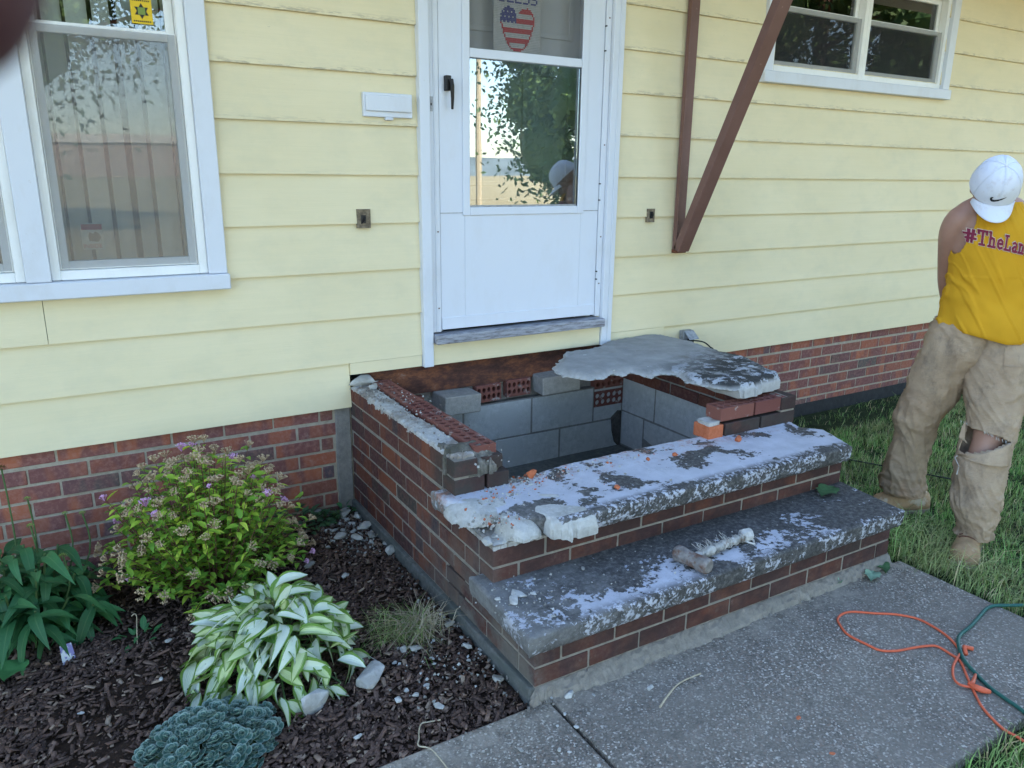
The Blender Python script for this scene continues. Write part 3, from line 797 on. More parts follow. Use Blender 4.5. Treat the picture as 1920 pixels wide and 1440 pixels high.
# parapet courses: side walls with returned corners
for k in (6, 7):
    z0 = k * CH + 0.012; z1 = z0 + CH - J
    h = k % 2
    y = Y3 + (0 if h else BW + J)
    while y < -0.03:
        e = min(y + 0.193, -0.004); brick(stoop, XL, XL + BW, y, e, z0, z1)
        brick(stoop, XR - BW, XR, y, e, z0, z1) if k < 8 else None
        y = e + J
    # front returns, left corner and right stub
    xs = [(XL, XL + 0.118), (XL + 0.128, XL + 0.215)] if not h else [(XL + BW + J, XL + 0.20)]
    for a, c in xs:
        if h: continue
        brick(stoop, a, c, Y3, Y3 + BW, z0, z1)
    if not h:
        xs = [(1.735, 1.818), (1.828, 2.035), (2.045, XR)]
        for i, (a, c) in enumerate(xs): brick(stoop, a, c, Y3, Y3 + BW, z0, z1, 'orange' if i == 0 else 'brickg')
# mortar cores
core = B()
core.box(XL + .003, XR - .003, Y1 + .003, Y2 + .2, -0.02, 0.144)
core.box(XL + .003, XR - .003, Y2 + .003, -1.0, 0.1445, 0.345)
core.box(XL + .003, XL + BW - .005, -1.0, -0.001, -0.02, 0.4005); core.box(XR - BW + .005, XR - .004, -1.0, -0.001, -0.02, 0.4005)
core.box(XL + .003, XL + BW - .005, Y3 + .003, -0.001, 0.401, 0.538); core.box(XR - BW + .005, XR - .004, Y3 + .004, -0.001, 0.401, 0.538)
core.put('mortar', M['mortars'], stoop)
# inner wythe of the side walls
B().box(0.646, 0.735, -1.0, -0.001, -0.3, 0.494).put('inner_wythe', M['block'], stoop)
# footing
ft = B(); ft.box(XL - 0.016, XR + .02, Y1 + 0.002, -0.002, -0.2, -0.003)
o = ft.put('footing', M['footing'], stoop, bevel=.006, seg=2)
# rough mortar fillet between front riser and walkway
def ragged(name, pts_top, parent, mat, z0, z1, seed=0, amp=0.006, label=None, sub=10):
    """closed outline -> slab with uneven top, ragged sides"""
    out = []
    k = len(pts_top)
    for i in range(k):
        a, c = Vector(pts_top[i]), Vector(pts_top[(i + 1) % k])
        m = max(1, int((c - a).length / 0.02))
        for j in range(m):
            q = a.lerp(c, j / m)
            q += Vector((fz(q.x * 30, q.y * 30, seed), fz(q.x * 30, q.y * 30, seed + 7))) * amp
            out.append(q)
    bm = bmesh.new()
    top = [bm.verts.new((q.x, q.y, z1 + 0.0)) for q in out]
    f = bm.faces.new(top)
    if f.normal.z < 0: f.normal_flip()
    bmesh.ops.triangulate(bm, faces=[f])
    bmesh.ops.subdivide_edges(bm, edges=bm.edges[:], cuts=1)
    r = bmesh.ops.extrude_face_region(bm, geom=bm.faces[:])
    nv = [g for g in r['geom'] if isinstance(g, bmesh.types.BMVert)]
    for v in nv: v.co.z = z0
    cen = Vector((sum(q.x for q in out) / len(out), sum(q.y for q in out) / len(out)))
    for v in nv:
        v.co.x += (cen.x - v.co.x) * 0.02 + 0.006 * fz(v.co.x * 40, v.co.y * 40, seed + 3); v.co.y += (cen.y - v.co.y) * 0.02
    for v in bm.verts: v.co.z += amp * 0.8 * fz(v.co.x * 22, v.co.y * 22, seed)
    bmesh.ops.recalc_face_normals(bm, faces=bm.faces)
    me = bpy.data.meshes.new(name); bm.to_mesh(me); bm.free(); me.materials.append(mat)
    o = place(name, me, parent)
    if label: o['label'] = label
    return o

def inpoly(x, y, P):
    c = False
    for i in range(len(P)):
        (x1, y1), (x2, y2) = P[i - 1], P[i]
        if (y1 > y) != (y2 > y) and x < (x2 - x1) * (y - y1) / (y2 - y1) + x1: c = not c
    return c
def patch(name, P, parent, mat, zt, zb, cell=0.008, seed=0, rag=0.006, label=None, sm=0):
    """broken lump built cell by cell: zt and zb give the top and bottom height at a place"""
    xs = [p[0] for p in P]; ys = [p[1] for p in P]
    nx = int((max(xs) - min(xs)) / cell) + 3; ny = int((max(ys) - min(ys)) / cell) + 3
    x0, y0 = min(xs) - cell, min(ys) - cell
    on = {}
    for i in range(nx):
        for j in range(ny):
            x, y = x0 + (i + .5) * cell, y0 + (j + .5) * cell
            jx = rag * (fz(x * 45, y * 45, seed) + .6 * fz(x * 110, y * 110, seed)); jy = rag * (fz(x * 45, y * 45, seed + 5) + .6 * fz(x * 110, y * 110, seed + 5))
            if inpoly(x + jx, y + jy, P): on[i, j] = 1
    used = {}
    bm = bmesh.new()
    def vert(i, j, top):
        k = (i, j, top)
        if k not in used:
            x, y = x0 + i * cell, y0 + j * cell
            x2 = x + cell * .45 * fz(x * 160, y * 160, seed); y2 = y + cell * .45 * fz(x * 160, y * 160, seed + 2)
            z = zt(x, y) if top else zb(x, y)
            if top:
                nb = sum(1 for a in (-1, 0) for c in (-1, 0) if (i + a, j + c) in on)
                if nb < 4: z -= (z - zb(x, y)) * .28
            used[k] = bm.verts.new((x2, y2, z))
        return used[k]
    for (i, j) in on:
        q = ((i, j), (i + 1, j), (i + 1, j + 1), (i, j + 1))
        bm.faces.new([vert(a, c, 1) for a, c in q]); bm.faces.new([vert(a, c, 0) for a, c in reversed(q)])
        for (di, dj), (p1, p2) in (((0, -1), (q[0], q[1])), ((1, 0), (q[1], q[2])), ((0, 1), (q[2], q[3])), ((-1, 0), (q[3], q[0]))):
            if (i + di, j + dj) not in on: bm.faces.new((vert(*p1, 0), vert(*p2, 0), vert(*p2, 1), vert(*p1, 1)))
    bmesh.ops.recalc_face_normals(bm, faces=bm.faces)
    for _ in range(sm): bmesh.ops.smooth_vert(bm, verts=bm.verts, factor=.4, use_axis_x=True, use_axis_y=True, use_axis_z=True)
    me = bpy.data.meshes.new(name); bm.to_mesh(me); bm.free(); me.materials.append(mat)
    o = place(name, me, parent)
    if label: o['label'] = label
    return o
# treads ------------------------------------------------------------
def tread_slab(name, outline, z0, z1, mat, seed, label):
    """outline runs round the slab; rounded, pitted nosing"""
    pts = []
    k = len(outline)
    for i in range(k):
        a, c = Vector(outline[i][:2]), Vector(outline[(i + 1) % k][:2])
        rag = outline[i][2]
        m = max(1, int((c - a).length / 0.012))
        for j in range(m):
            q = a.lerp(c, j / m)
            s = 38 if rag > 0.004 else 60
            q += Vector((fz(q.x * s, q.y * s, seed), fz(q.x * s, q.y * s, seed + 9))) * rag + Vector((fz(q.x * 9, q.y * 9, seed), fz(q.x * 9, q.y * 9, seed + 4))) * rag
            pts.append(q)
    cen = [0, 0]; nrm = []
    L = len(pts)
    for i in range(L):
        t = (pts[(i + 1) % L] - pts[i - 1]).normalized(); nrm.append(Vector((t.y, -t.x)))
    area = sum(pts[i].x * pts[(i + 1) % L].y - pts[(i + 1) % L].x * pts[i].y for i in range(L))
    if area < 0: nrm = [-q for q in nrm]
    prof = [(-0.012, 0.0), (-0.004, -0.003), (-0.0005, -0.008), (0.0, -0.018), (-0.002, -0.045), (-0.007, -(z1 - z0) * .85), (-0.016, -(z1 - z0))]
    bm = bmesh.new(); rings = []
    for o_, dz in prof:
        ring = []
        for i, q in enumerate(pts):
            jn = 0.0018 * noise.noise(Vector((q.x * 70, q.y * 70, dz * 70 + seed)))
            c = q + nrm[i] * (o_ + jn)
            ring.append(bm.verts.new((c.x, c.y, z1 + dz + 0.0016 * noise.noise(Vector((q.x * 45, q.y * 45, 3 + seed))))))
        rings.append(ring)
    for r0, r1 in zip(rings[:-1], rings[1:]):
        for i in range(L): bm.faces.new((r0[i], r0[(i + 1) % L], r1[(i + 1) % L], r1[i]))
    ft_ = bm.faces.new(rings[0]); fb = bm.faces.new(list(reversed(rings[-1])))
    bmesh.ops.triangulate(bm, faces=[ft_, fb])
    bmesh.ops.recalc_face_normals(bm, faces=bm.faces)
    me = bpy.data.meshes.new(name); bm.to_mesh(me); bm.free(); me.materials.append(mat)
    o = place(name, me, stoop); o['label'] = label
    return o
tread_slab('tread', [(0.492, -1.644, .001), (2.236, -1.644, .001), (2.276, -1.30, .001), (0.507, -1.252, .001)], 0.146, 0.221, M['tread_lo'], 1, 'lower concrete tread, mostly bare and dark')
tread_slab('tread', [(0.502, -0.978, .002), (0.506, -1.075, .008), (0.60, -1.19, .010), (0.66, -1.30, .008), (0.77, -1.397, .003), (2.205, -1.402, .001), (2.285, -1.20, .003), (2.22, -1.13, .002), (2.285, -0.90, .001), (2.15, -0.88, .0), (1.93, -0.97, .006), (1.70, -1.0, .009), (1.3, -0.985, .010), (1.0, -1.0, .008), (0.83, -1.02, .004), (0.74, -0.99, .001), (0.62, -0.978, .001)], 0.346, 0.417, M['tread_up'], 2, 'upper concrete tread with peeling white paint and broken left corner')
patch('mortar_fillet', [(XL - .02, -1.606), (XL + .15, -1.635), (XL + .3, -1.655), (0.95, -1.630), (1.2, -1.645), (1.5, -1.622), (1.9, -1.628), (2.28, -1.612), (2.28, -1.54), (XL + .01, -1.54)], stoop, M['mortars'],
      lambda x, y: -0.004 - max(0, -y - 1.588) * .75 + .005 * fz(x * 25, y * 25, 2) + .005 * fz(x * 80, y * 80, 4), lambda x, y: -.09, .010, 5, .014)
patch('mortar_bed', [(XL + .003, -1.04), (XL + .003, Y2 + .002), (1.0, Y2 + .002), (1.05, -1.2), (0.9, -1.1)], stoop, M['mortarw'], lambda x, y: .350 + .005 * fz(x * 20, y * 20, 1) + .004 * fz(x * 70, y * 70, 4), lambda x, y: .33, .009, 8, .002, 'pale mortar bed bared at the broken corner')
# mortar strip on top of the left wall
patch('mortar_bed', [(XL + .001, -0.02), (XL + .002, -1.0), (XL + .03, -1.045), (0.645, -1.03), (0.645, -0.7), (0.632, -0.5), (0.645, -0.3), (0.642, -0.02)], stoop, M['mortarw'],
      lambda x, y: .552 + .004 * fz(x * 12, y * 7, 1) + .004 * fz(x * 50, y * 50, 4) + .002 * fz(x * 130, y * 130, 4), lambda x, y: .530, .008, 4, .008, 'pale mortar along the top of the left wall')
# dark crust on the left wall end
patch('mortar_crust', [(XL + .001, -1.052), (0.70, -1.060), (0.742, -1.03), (0.745, -0.95), (0.70, -0.93), (0.66, -0.96), (0.60, -0.93), (XL + .002, -0.90)], stoop, M['crust'],
      lambda x, y: .562 - 1.6 * max(0, -y - 1.0) ** 1 * .5 - 2.2 * max(0, x - .70) * .3 + .012 * fz(x * 22, y * 22, 3) + .006 * fz(x * 70, y * 70, 5), lambda x, y: .472 + .012 * fz(x * 30, y * 30, 9), .008, 14, .010, 'dark mossy crust on the front end of the left wall')
brick(stoop, 0.665, 0.75, Y3 + .012, Y3 + .10, 0.482, 0.53)
# cored bricks
def cored_mesh(L=0.193, W=0.088, H=0.056, nx=5, ny=2, name='cored_brick', rowshift=0):
    b = B(); cx, cy = L / nx, (W) / ny
    hr = min(cx, cy) * 0.36
    D = 0.03
    for i in range(nx):
        for j in range(ny):
            x0, y0 = -L / 2 + i * cx, -W / 2 + j * cy
            c = (x0 + cx / 2, y0 + cy / 2 + (0.004 if j == 0 else -0.004))
            sq = [(x0 + cx, y0 + cy / 2), (x0 + cx, y0 + cy), (x0 + cx / 2, y0 + cy), (x0, y0 + cy), (x0, y0 + cy / 2), (x0, y0), (x0 + cx / 2, y0), (x0 + cx, y0)]
            vs = [(x, y, H / 2) for x, y in sq] + [(c[0] + hr * math.cos(k * math.pi / 4), c[1] + hr * math.sin(k * math.pi / 4), H / 2) for k in range(8)] + [(c[0] + hr * math.cos(k * math.pi / 4), c[1] + hr * math.sin(k * math.pi / 4), H / 2 - D) for k in range(8)]
            fs = [(k, (k + 1) % 8, 8 + (k + 1) % 8, 8 + k) for k in range(8)] + [(8 + k, 8 + (k + 1) % 8, 16 + (k + 1) % 8, 16 + k) for k in range(8)] + [tuple(16 + k for k in range(8))]
            b.add(vs, fs)
    x, y, z = L / 2, W / 2, H / 2
    b.add([(-x, -y, -z), (x, -y, -z), (x, y, -z), (-x, y, -z), (-x, -y, z), (x, -y, z), (x, y, z), (-x, y, z)], [(0, 3, 2, 1), (0, 1, 5, 4), (1, 2, 6, 5), (2, 3, 7, 6), (3, 0, 4, 7)])
    return mesh(name, b.v, b.f, M['cored'])
CM = cored_mesh()
y = -0.118
for i in range(5):
    place('cored_brick', CM, stoop, (0.695 + rnd.uniform(-.004, .004), y, 0.528 + rnd.uniform(-.002, .004) + (0.004 if i > 1 else 0)), rot=(rnd.uniform(-.03, .03), rnd.uniform(-.03, .03), R(90) + rnd.uniform(-.03, .03)))
    y -= 0.2015
# back wall of the pit
B().box(0.62, 2.02, 0.003, 0.0035 + .02, 0.462, 0.64).put('band_board', M['rust'], stoop)
for xa, z_ in ((0.815, 0.408), (1.265, 0.418), (1.44, 0.425)):
    sx = 1.0 if xa < 1 else 0.72
    place('cored_brick', CM, stoop, (xa, 0.012, z_), rot=(R(90), rnd.uniform(-.03, .03), 0), scale=(sx, 1, 1))
for z_ in (0.392, 0.290, 0.24):
    if z_ > 0.25: place('cored_brick', CM, stoop, (2.02, 0.010, z_), rot=(R(90), 0, 0))
gb = B().box(-0.098, 0.098, -0.07, 0.07, -0.046, 0.046)
for v in range(1): pass
GM = gb.me('concrete_brick', M['blockl'], bevel=.004)
place('concrete_brick', GM, stoop, (1.07, -0.045, 0.412), rot=(0.02, 0.03, 0.03))
place('concrete_brick', GM, stoop, (1.645, -0.040, 0.438), rot=(0.0, -0.03, -0.05), scale=(1.15, 1, 1))
B().box(0.735, 2.1195, -0.0112, 0.05, -0.3, 0.360).box(0.735, 2.12, 0.026, 0.05, 0.361, 0.462).put('back_mortar', M['mortard'], stoop)
def blocks(x0, x1, zs, ph):
    for r_, (z0, z1) in enumerate(zs):
        st = x0 - 0.4 + ph[r_]
        while st < x1:
            a, c = max(st, x0), min(st + 0.392, x1)
            if c - a > 0.03:
                brick(stoop, a, c, -0.0125 + rnd.uniform(-.0008, .0008), 0.02, z0, z1, 'block', 0.0005, 'concrete_block')
            st += 0.400
blocks(0.736, 2.118, [(0.165, 0.355), (-0.035, 0.157), (-0.235, -0.043)], (0.39, 0.17, 0.39))
# right inner wall
B().add([(2.045, -0.0165, 0.17), (2.09, -0.0165, 0.205), (2.116, -0.0165, 0.20), (2.116, -0.0165, -0.02), (2.075, -0.0165, 0.02), (2.055, -0.0165, 0.09), (2.045, -0.0125, 0.17), (2.09, -0.0125, 0.205), (2.116, -0.0125, 0.20), (2.116, -0.0125, -0.02), (2.075, -0.0125, 0.02), (2.055, -0.0125, 0.09)], [(0, 1, 2, 3, 4, 5), (11, 10, 9, 8, 7, 6)] + [(i, (i + 1) % 6, 6 + (i + 1) % 6, 6 + i) for i in range(6)]).put('tar_smear', M['pit'], stoop)
B().box(2.1212, XR - BW + .004, -1.0, -0.013, -0.3, 0.40).put('inner_wythe', M['mortard'], stoop)
for r_, (z0, z1) in enumerate([(0.206, 0.398), (0.005, 0.198), (-0.19, -0.003)]):
    st = -1.0 + (0.0 if r_ % 2 else -0.08)
    while st < 0:
        a, c = max(st, -1.0), min(st + 0.392, -0.014)
        if c - a > 0.03: brick(stoop, 2.120, 2.15, a, c, z0, z1, 'block', 0.0005, 'concrete_block')
        st += 0.400
for k, zz in enumerate((0.406, 0.4725)):
    st = -1.0 + (0.06 if k else -.04)
    while st < -0.05:
        a, c = max(st, -0.96), min(st + 0.193, -0.01)
        if c - a > 0.03: brick(stoop, 2.075, 2.160, a, c, zz, zz + 0.057)
        st += 0.203
B().box(2.085, 2.16, -0.95, -0.02, 0.405, 0.528).put('mortar', M['mortard'], stoop)
# pit front inner face and floor
B().box(0.735, 2.12, -1.0, -0.97, -0.3, 0.345).put('inner_wythe', M['block'], stoop)
B().box(0.735, 2.12, -0.97, 0.0, -0.32, -0.27).put('pit_floor', M['pit'], stoop)
# right parapet stub: upper course bricks lying cored side up
b3 = [(1.772, 1.965), (1.975, 2.168)]
for a, c in b3:
    place('cored_brick', CM, stoop, ((a + c) / 2 + .03, Y3 + .05, 0.511), rot=(0, 0, rnd.uniform(-.02, .02)))
brick(stoop, XR - BW + .03, XR, Y3 + .0, Y3 + .193, 0.480, 0.536)
ragged('mortar_crumb', [(1.735, -1.055), (1.80, -1.055), (1.80, -0.985), (1.74, -0.98)], stoop, M['mortarw'], 0.470, 0.487, 22, 0.006)
# remains of the platform slab
SO = [(1.405, -0.38), (1.43, -0.33), (1.49, -0.29), (1.55, -0.215), (1.60, -0.205), (1.615, -0.150), (1.72, -0.165), (1.855, -0.130), (1.95, -0.06), (2.10, -0.03), (2.34, -0.03), (2.36, -0.29), (2.335, -0.49), (2.35, -0.67), (2.285, -0.85), (2.235, -0.985),
      (2.02, -1.030), (1.88, -1.025), (1.835, -0.93), (1.80, -0.84), (1.86, -0.72), (1.80, -0.665), (1.715, -0.69), (1.695, -0.585), (1.64, -0.61), (1.60, -0.555), (1.53, -0.60), (1.445, -0.60), (1.395, -0.49)]
def edist(x, y):
    best = 9
    p = Vector((x, y))
    for i in list(range(15, len(SO) - 1)) + [-1, 0, 1, 2, 3]:
        a, c = Vector(SO[i]), Vector(SO[(i + 1) % len(SO)]); t = max(0, min(1, (p - a).dot(c - a) / max(1e-9, (c - a).length_squared)))
        best = min(best, (p - a.lerp(c, t)).length)
    return best
def slab_t(x, y):
    d = edist(x, y); fr = max(0.0, min(1.0, (x - 1.9) / .1)) if y < -.8 else 0
    return 0.626 - .026 * math.exp(-(d / .022) ** 1.3) * (1 - .8 * fr) + .0035 * fz(x * 9, y * 9, 2) + .0022 * fz(x * 40, y * 40, 3) - .010 * max(0, fz(x * 6, y * 6, 8)) * math.exp(-(d / .10))
def slab_b(x, y):
    d = edist(x, y)
    base = .598 - .034 * max(0, min(1, d / .12)) + .008 * fz(x * 14, y * 14, 6)
    if y < -.80 and x > 1.93: base = .552 + .006 * fz(x * 14, y * 14, 6)
    if x > 2.28: base = .556
    return base
def broken_slab():
    o = patch('broken_slab', SO, None, M['slab'], slab_t, slab_b, .0115, 3, .012)
    bm = bmesh.new(); bm.from_mesh(o.data)
    bmesh.ops.smooth_vert(bm, verts=bm.verts, factor=.45, use_axis_x=True, use_axis_y=True, use_axis_z=True)
    bm.to_mesh(o.data); bm.free()
    return o
props(broken_slab(), 'jagged leftover of the grey platform slab lying by the door on the right wall', 'slab')
# ------------------------------------------------------------ curtain, blinds, signs
def wavy(name, x0, x1, z0, z1, y, amp, per, mat, label, cat):
    n_ = 140; vs = []; fs = []
    for i in range(n_ + 1):
        x = x0 + (x1 - x0) * i / n_
        yy = y + amp * math.sin(x * 2 * math.pi / per + 1.3 * math.sin(x * 9)) + amp * .5 * fz(x * 9, 2)
        vs += [(x, yy, z0), (x, yy, z1)]
    fs = [(2 * i, 2 * i + 2, 2 * i + 3, 2 * i + 1) for i in range(n_)]
    o = place(name, mesh(name, vs, fs, mat, smooth=True))
    return props(o, label, cat)
vb = thing('vertical_blind', (-0.7, 0.10, 2.6), 'pale vertical slat blind hanging behind the tall left window', 'blind')
rb = random.Random(5)
for i in range(18):
    x = -1.36 + i * .078; a = R(rb.uniform(15, 62)); w_ = .040
    me = mesh('slat', [(-w_ * math.cos(a), -w_ * math.sin(a), 1.10), (-w_ * .33 * math.cos(a), -w_ * .33 * math.sin(a) + .003, 1.10), (w_ * .33 * math.cos(a), w_ * .33 * math.sin(a) + .003, 1.10), (w_ * math.cos(a), w_ * math.sin(a), 1.10)] + [(q[0], q[1], 2.6) for q in [(-w_ * math.cos(a), -w_ * math.sin(a)), (-w_ * .33 * math.cos(a), -w_ * .33 * math.sin(a) + .003), (w_ * .33 * math.cos(a), w_ * .33 * math.sin(a) + .003), (w_ * math.cos(a), w_ * math.sin(a))]],
              [(0, 1, 5, 4), (1, 2, 6, 5), (2, 3, 7, 6)], M['curtain'])
    place('slat', me, vb, (x, 0.095, 0))
B().box(-1.38, -0.03, 0.075, 0.115, 2.601, 2.64).put('head_rail', M['curtain'], vb)
bl = thing('window_blind', (3.85, 0.13, 2.6), 'dark horizontal slat blind behind the high right window', 'blind')
b = B()
for i in range(28):
    z = 2.06 + i * 0.02
    b.add([(3.08, 0.12, z), (4.63, 0.12, z), (4.63, 0.138, z + .012), (3.08, 0.138, z + .012)], [(0, 1, 2, 3)])
sl = mesh('slat', b.v, b.f, simple('blind_slat', (0.24, 0.245, 0.235), 0.6, 0.1, 20, 0))
for i in range(28):
    me = mesh('slat', b.v[4 * i:4 * i + 4], [(0, 1, 2, 3)], sl.materials[0])
    place('slat', me, bl)
# beaded flag-heart sign hung inside the storm door, built bead by bead
art = ["                                  ",
       " BBB B   BBB BBB BBB              ",
       ]
W_ = 36
def bead_sign():
    root = thing('beaded_sign', (1.43, 0.03, 2.30), 'white canvas sign with BLESS above a flag heart, hung inside the storm door', 'sign')
    x0, x1, z0 = 1.306, 1.556, 2.012
    cs = (x1 - x0) / W_
    rows = 52
    grid = [[0] * W_ for _ in range(rows)]
    F = {'B': ["BBBB ", "B   B", "B   B", "BBBB ", "B   B", "B   B", "BBBB "], 'L': ["B    ", "B    ", "B    ", "B    ", "B    ", "B    ", "BBBBB"],
         'E': ["BBBBB", "B    ", "B    ", "BBBB ", "B    ", "B    ", "BBBBB"], 'S': [" BBBB", "B    ", "B    ", " BBB ", "    B", "    B", "BBBB "]}
    zt = 30
    for li, ch in enumerate("BLESS"):
        for r_, row in enumerate(F[ch]):
            for c_, q in enumerate(row):
                if q != ' ': grid[zt + 6 - r_][4 + li * 6 + c_ - (0 if li else 0)] = 2
    for r_ in range(rows):
        for c_ in range(W_):
            u = (c_ - 17.5) / 13.0; v = (r_ - 14.0) / 12.0
            inside = False
            if v > 0.45: inside = (abs(abs(u) - 0.5) ** 2 / 0.25 + (v - 0.45) ** 2 / 0.42) < 1
            else:
                inside = abs(u) < 1.0 * math.sqrt(max(0, 1 - ((0.45 - v) / 1.62) ** 1.35)) and v > -1.15
            if inside and r_ < 28:
                if u < -0.05 and v > 0.25: grid[r_][c_] = 2 if (r_ % 3 or (c_ + r_ // 3) % 3) else 0
                else:
                    edge = False
                    grid[r_][c_] = 1 if ((r_ // 3) % 2 == 0) else 0
                    uu = abs(u) + 0.08
                    if not (abs(abs(uu) - 0.5) ** 2 / 0.25 + (v - 0.45) ** 2 / 0.42 < 1 if v > 0.45 else uu < math.sqrt(max(0, 1 - ((0.45 - v) / 1.62) ** 1.35))): grid[r_][c_] = 1
    bb = [B(), B(), B()]
    for r_ in range(rows):
        for c_ in range(W_):
            k = grid[r_][c_]
            x = x0 + c_ * cs; z = z0 + r_ * cs; h = 0.0008 + (0.0022 if k else 0)
            g = cs * (0.14 if k == 0 else 0.06)
            bb[k].box(x + g, x + cs - g, 0.030 - h, 0.030, z + g, z + cs - g)
    for k, (nm, mt) in enumerate((('canvas', 'canvas'), ('red_beads', 'red'), ('blue_beads', 'blue'))):
        o = place(nm, mesh(nm, bb[k].v, bb[k].f, M[mt]), root); o['kind'] = 'stuff'
    B().box(x0, x1, 0.0301, 0.0312, z0, z0 + rows * cs).put('backing', M['outlet'], root)
bead_sign()
# yellow sticker with a star on the left window pane
st = B().box(-0.175, -0.105, 0.024, 0.0262, 1.982, 2.065)
so = st.put('window_sticker', M['yellow']); props(so, 'yellow sticker with a dark star badge in the top of the left window', 'sticker')
sv = [(-0.140 + (0.026 if i % 2 == 0 else 0.015) * math.sin(i * math.pi / 6), 0, 2.024 + (0.026 if i % 2 == 0 else 0.015) * math.cos(i * math.pi / 6)) for i in range(12)]
b = B(); b.add([(x, 0.0238, z) for x, _, z in sv] + [(x, 0.0228, z) for x, _, z in sv], [tuple(range(12)), tuple(range(23, 11, -1))] + [(i, (i + 1) % 12, 12 + (i + 1) % 12, 12 + i) for i in range(12)])
b.put('star', M['black'], so)
B().box(-0.152, -0.128, 0.0218, 0.0226, 2.012, 2.036).put('star_centre', M['fl_green'], so)
for zz in (2.056, 1.988):
    q = B()
    for i in range(9): q.box(-0.168 + i * .0065, -0.164 + i * .0065, 0.0228, 0.0238, zz, zz + .0045)
    o = q.put('lettering', M['black'], so)
# small notice in the lower left corner of the left window
nt_ = B().box(-0.425, -0.352, 0.022, 0.0235, 1.19, 1.285); no = nt_.put('window_notice', M['canvas'])
props(no, 'small red and white notice with a dog head low in the left window', 'notice')
B().box(-0.422, -0.355, 0.0208, 0.0216, 1.262, 1.282).put('red_band', M['red'], no)
q = B(); q.add([(-0.40, .0214, 1.222), (-0.372, .0214, 1.218), (-0.36, .0214, 1.232), (-0.366, .0214, 1.248), (-0.378, .0214, 1.255), (-0.386, .0214, 1.246), (-0.396, .0214, 1.254), (-0.402, .0214, 1.24)], [tuple(range(8))]); q.put('dog_head', M['black'], no)
fnt = bpy.data.curves.new('INSIDE', 'FONT'); fnt.body = 'INSIDE'; fnt.size = 0.021; fnt.extrude = 0.0004
fo = bpy.data.objects.new('tmp', fnt); COL.objects.link(fo); dg = bpy.context.evaluated_depsgraph_get(); tm = bpy.data.meshes.new_from_object(fo.evaluated_get(dg)); bpy.data.objects.remove(fo)
for v_ in tm.vertices: v_.co = (v_.co.x - 0.4225, 0.0208 - v_.co.z, v_.co.y + 1.196)
tm.materials.clear(); tm.materials.append(M['red']); place('lettering', tm, no)

# ------------------------------------------------------------ bracket
br = thing('awning_bracket', (2.44, -0.03, 1.07), 'brown painted steel bracket holding up the eave to the right of the door', 'bracket')
q = B()
q.box(2.398, 2.475, -0.038, -0.032, 1.085, 2.78); q.box(2.398, 2.404, -0.060, -0.038, 1.085, 2.78)
q.put('post', M['brown'], br, bevel=.001)
def beam(p0, p1, w, t):
    p0, p1 = Vector(p0), Vector(p1); d = (p1 - p0).normalized(); a = Vector((1, 0, 0)); c = d.cross(a).normalized()
    vs = [p + a * sx * w / 2 + c * sy * t / 2 for p in (p0, p1) for sx, sy in ((-1, -1), (1, -1), (1, 1), (-1, 1))]
    return vs, [(0, 1, 2, 3), (7, 6, 5, 4), (0, 4, 5, 1), (1, 5, 6, 2), (2, 6, 7, 3), (3, 7, 4, 0)]
q = B(); q.add(*beam((2.437, -0.062, 1.085), (2.437, -0.865, 2.80), 0.078, 0.045)); q.put('brace', M['brown'], br, bevel=.002)
q = B(); q.box(2.398, 2.476, -0.062, -0.028, 1.068, 1.090); q.put('base_plate', M['rust'], br, bevel=.002)

# ------------------------------------------------------------ rubble, chips, hammer, cords
def chunk_mesh(seed, l, w_, h, n_=18):
    r = random.Random(seed); bm = bmesh.new()
    for _ in range(n_):
        v = Vector((r.gauss(0, 1), r.gauss(0, 1), r.gauss(0, 1))).normalized()
        e = max(abs(v.x), abs(v.y), abs(v.z)); v = v.lerp(v / e, 0.45)
        bm.verts.new((v.x * l / 2, v.y * w_ / 2, v.z * h / 2 + h * .35))
    g = bmesh.ops.convex_hull(bm, input=bm.verts)
    bmesh.ops.delete(bm, geom=[q for q in g['geom_interior'] if isinstance(q, bmesh.types.BMVert)], context='VERTS')
    bmesh.ops.bevel(bm, geom=bm.edges[:], offset=min(l, w_, h) * .05, segments=1, affect='EDGES')
    bmesh.ops.triangulate(bm, faces=bm.faces[:])
    me = bpy.data.meshes.new('chunk'); bm.to_mesh(me); bm.free()
    return me
def chunk(name, x, y, z, l, w_, h, rz, label, cat, group=None, mat='rubble', seed=None, tilt=(0, 0)):
    me = chunk_mesh(seed if seed is not None else rnd.randrange(9999), l, w_, h); me.materials.append(M[mat])
    o = place(name, me, None, (x, y, z), rot=(tilt[0], tilt[1], rz))
    return props(o, label, cat, group)
GZ = -0.058
CK = 'concrete_chunk'
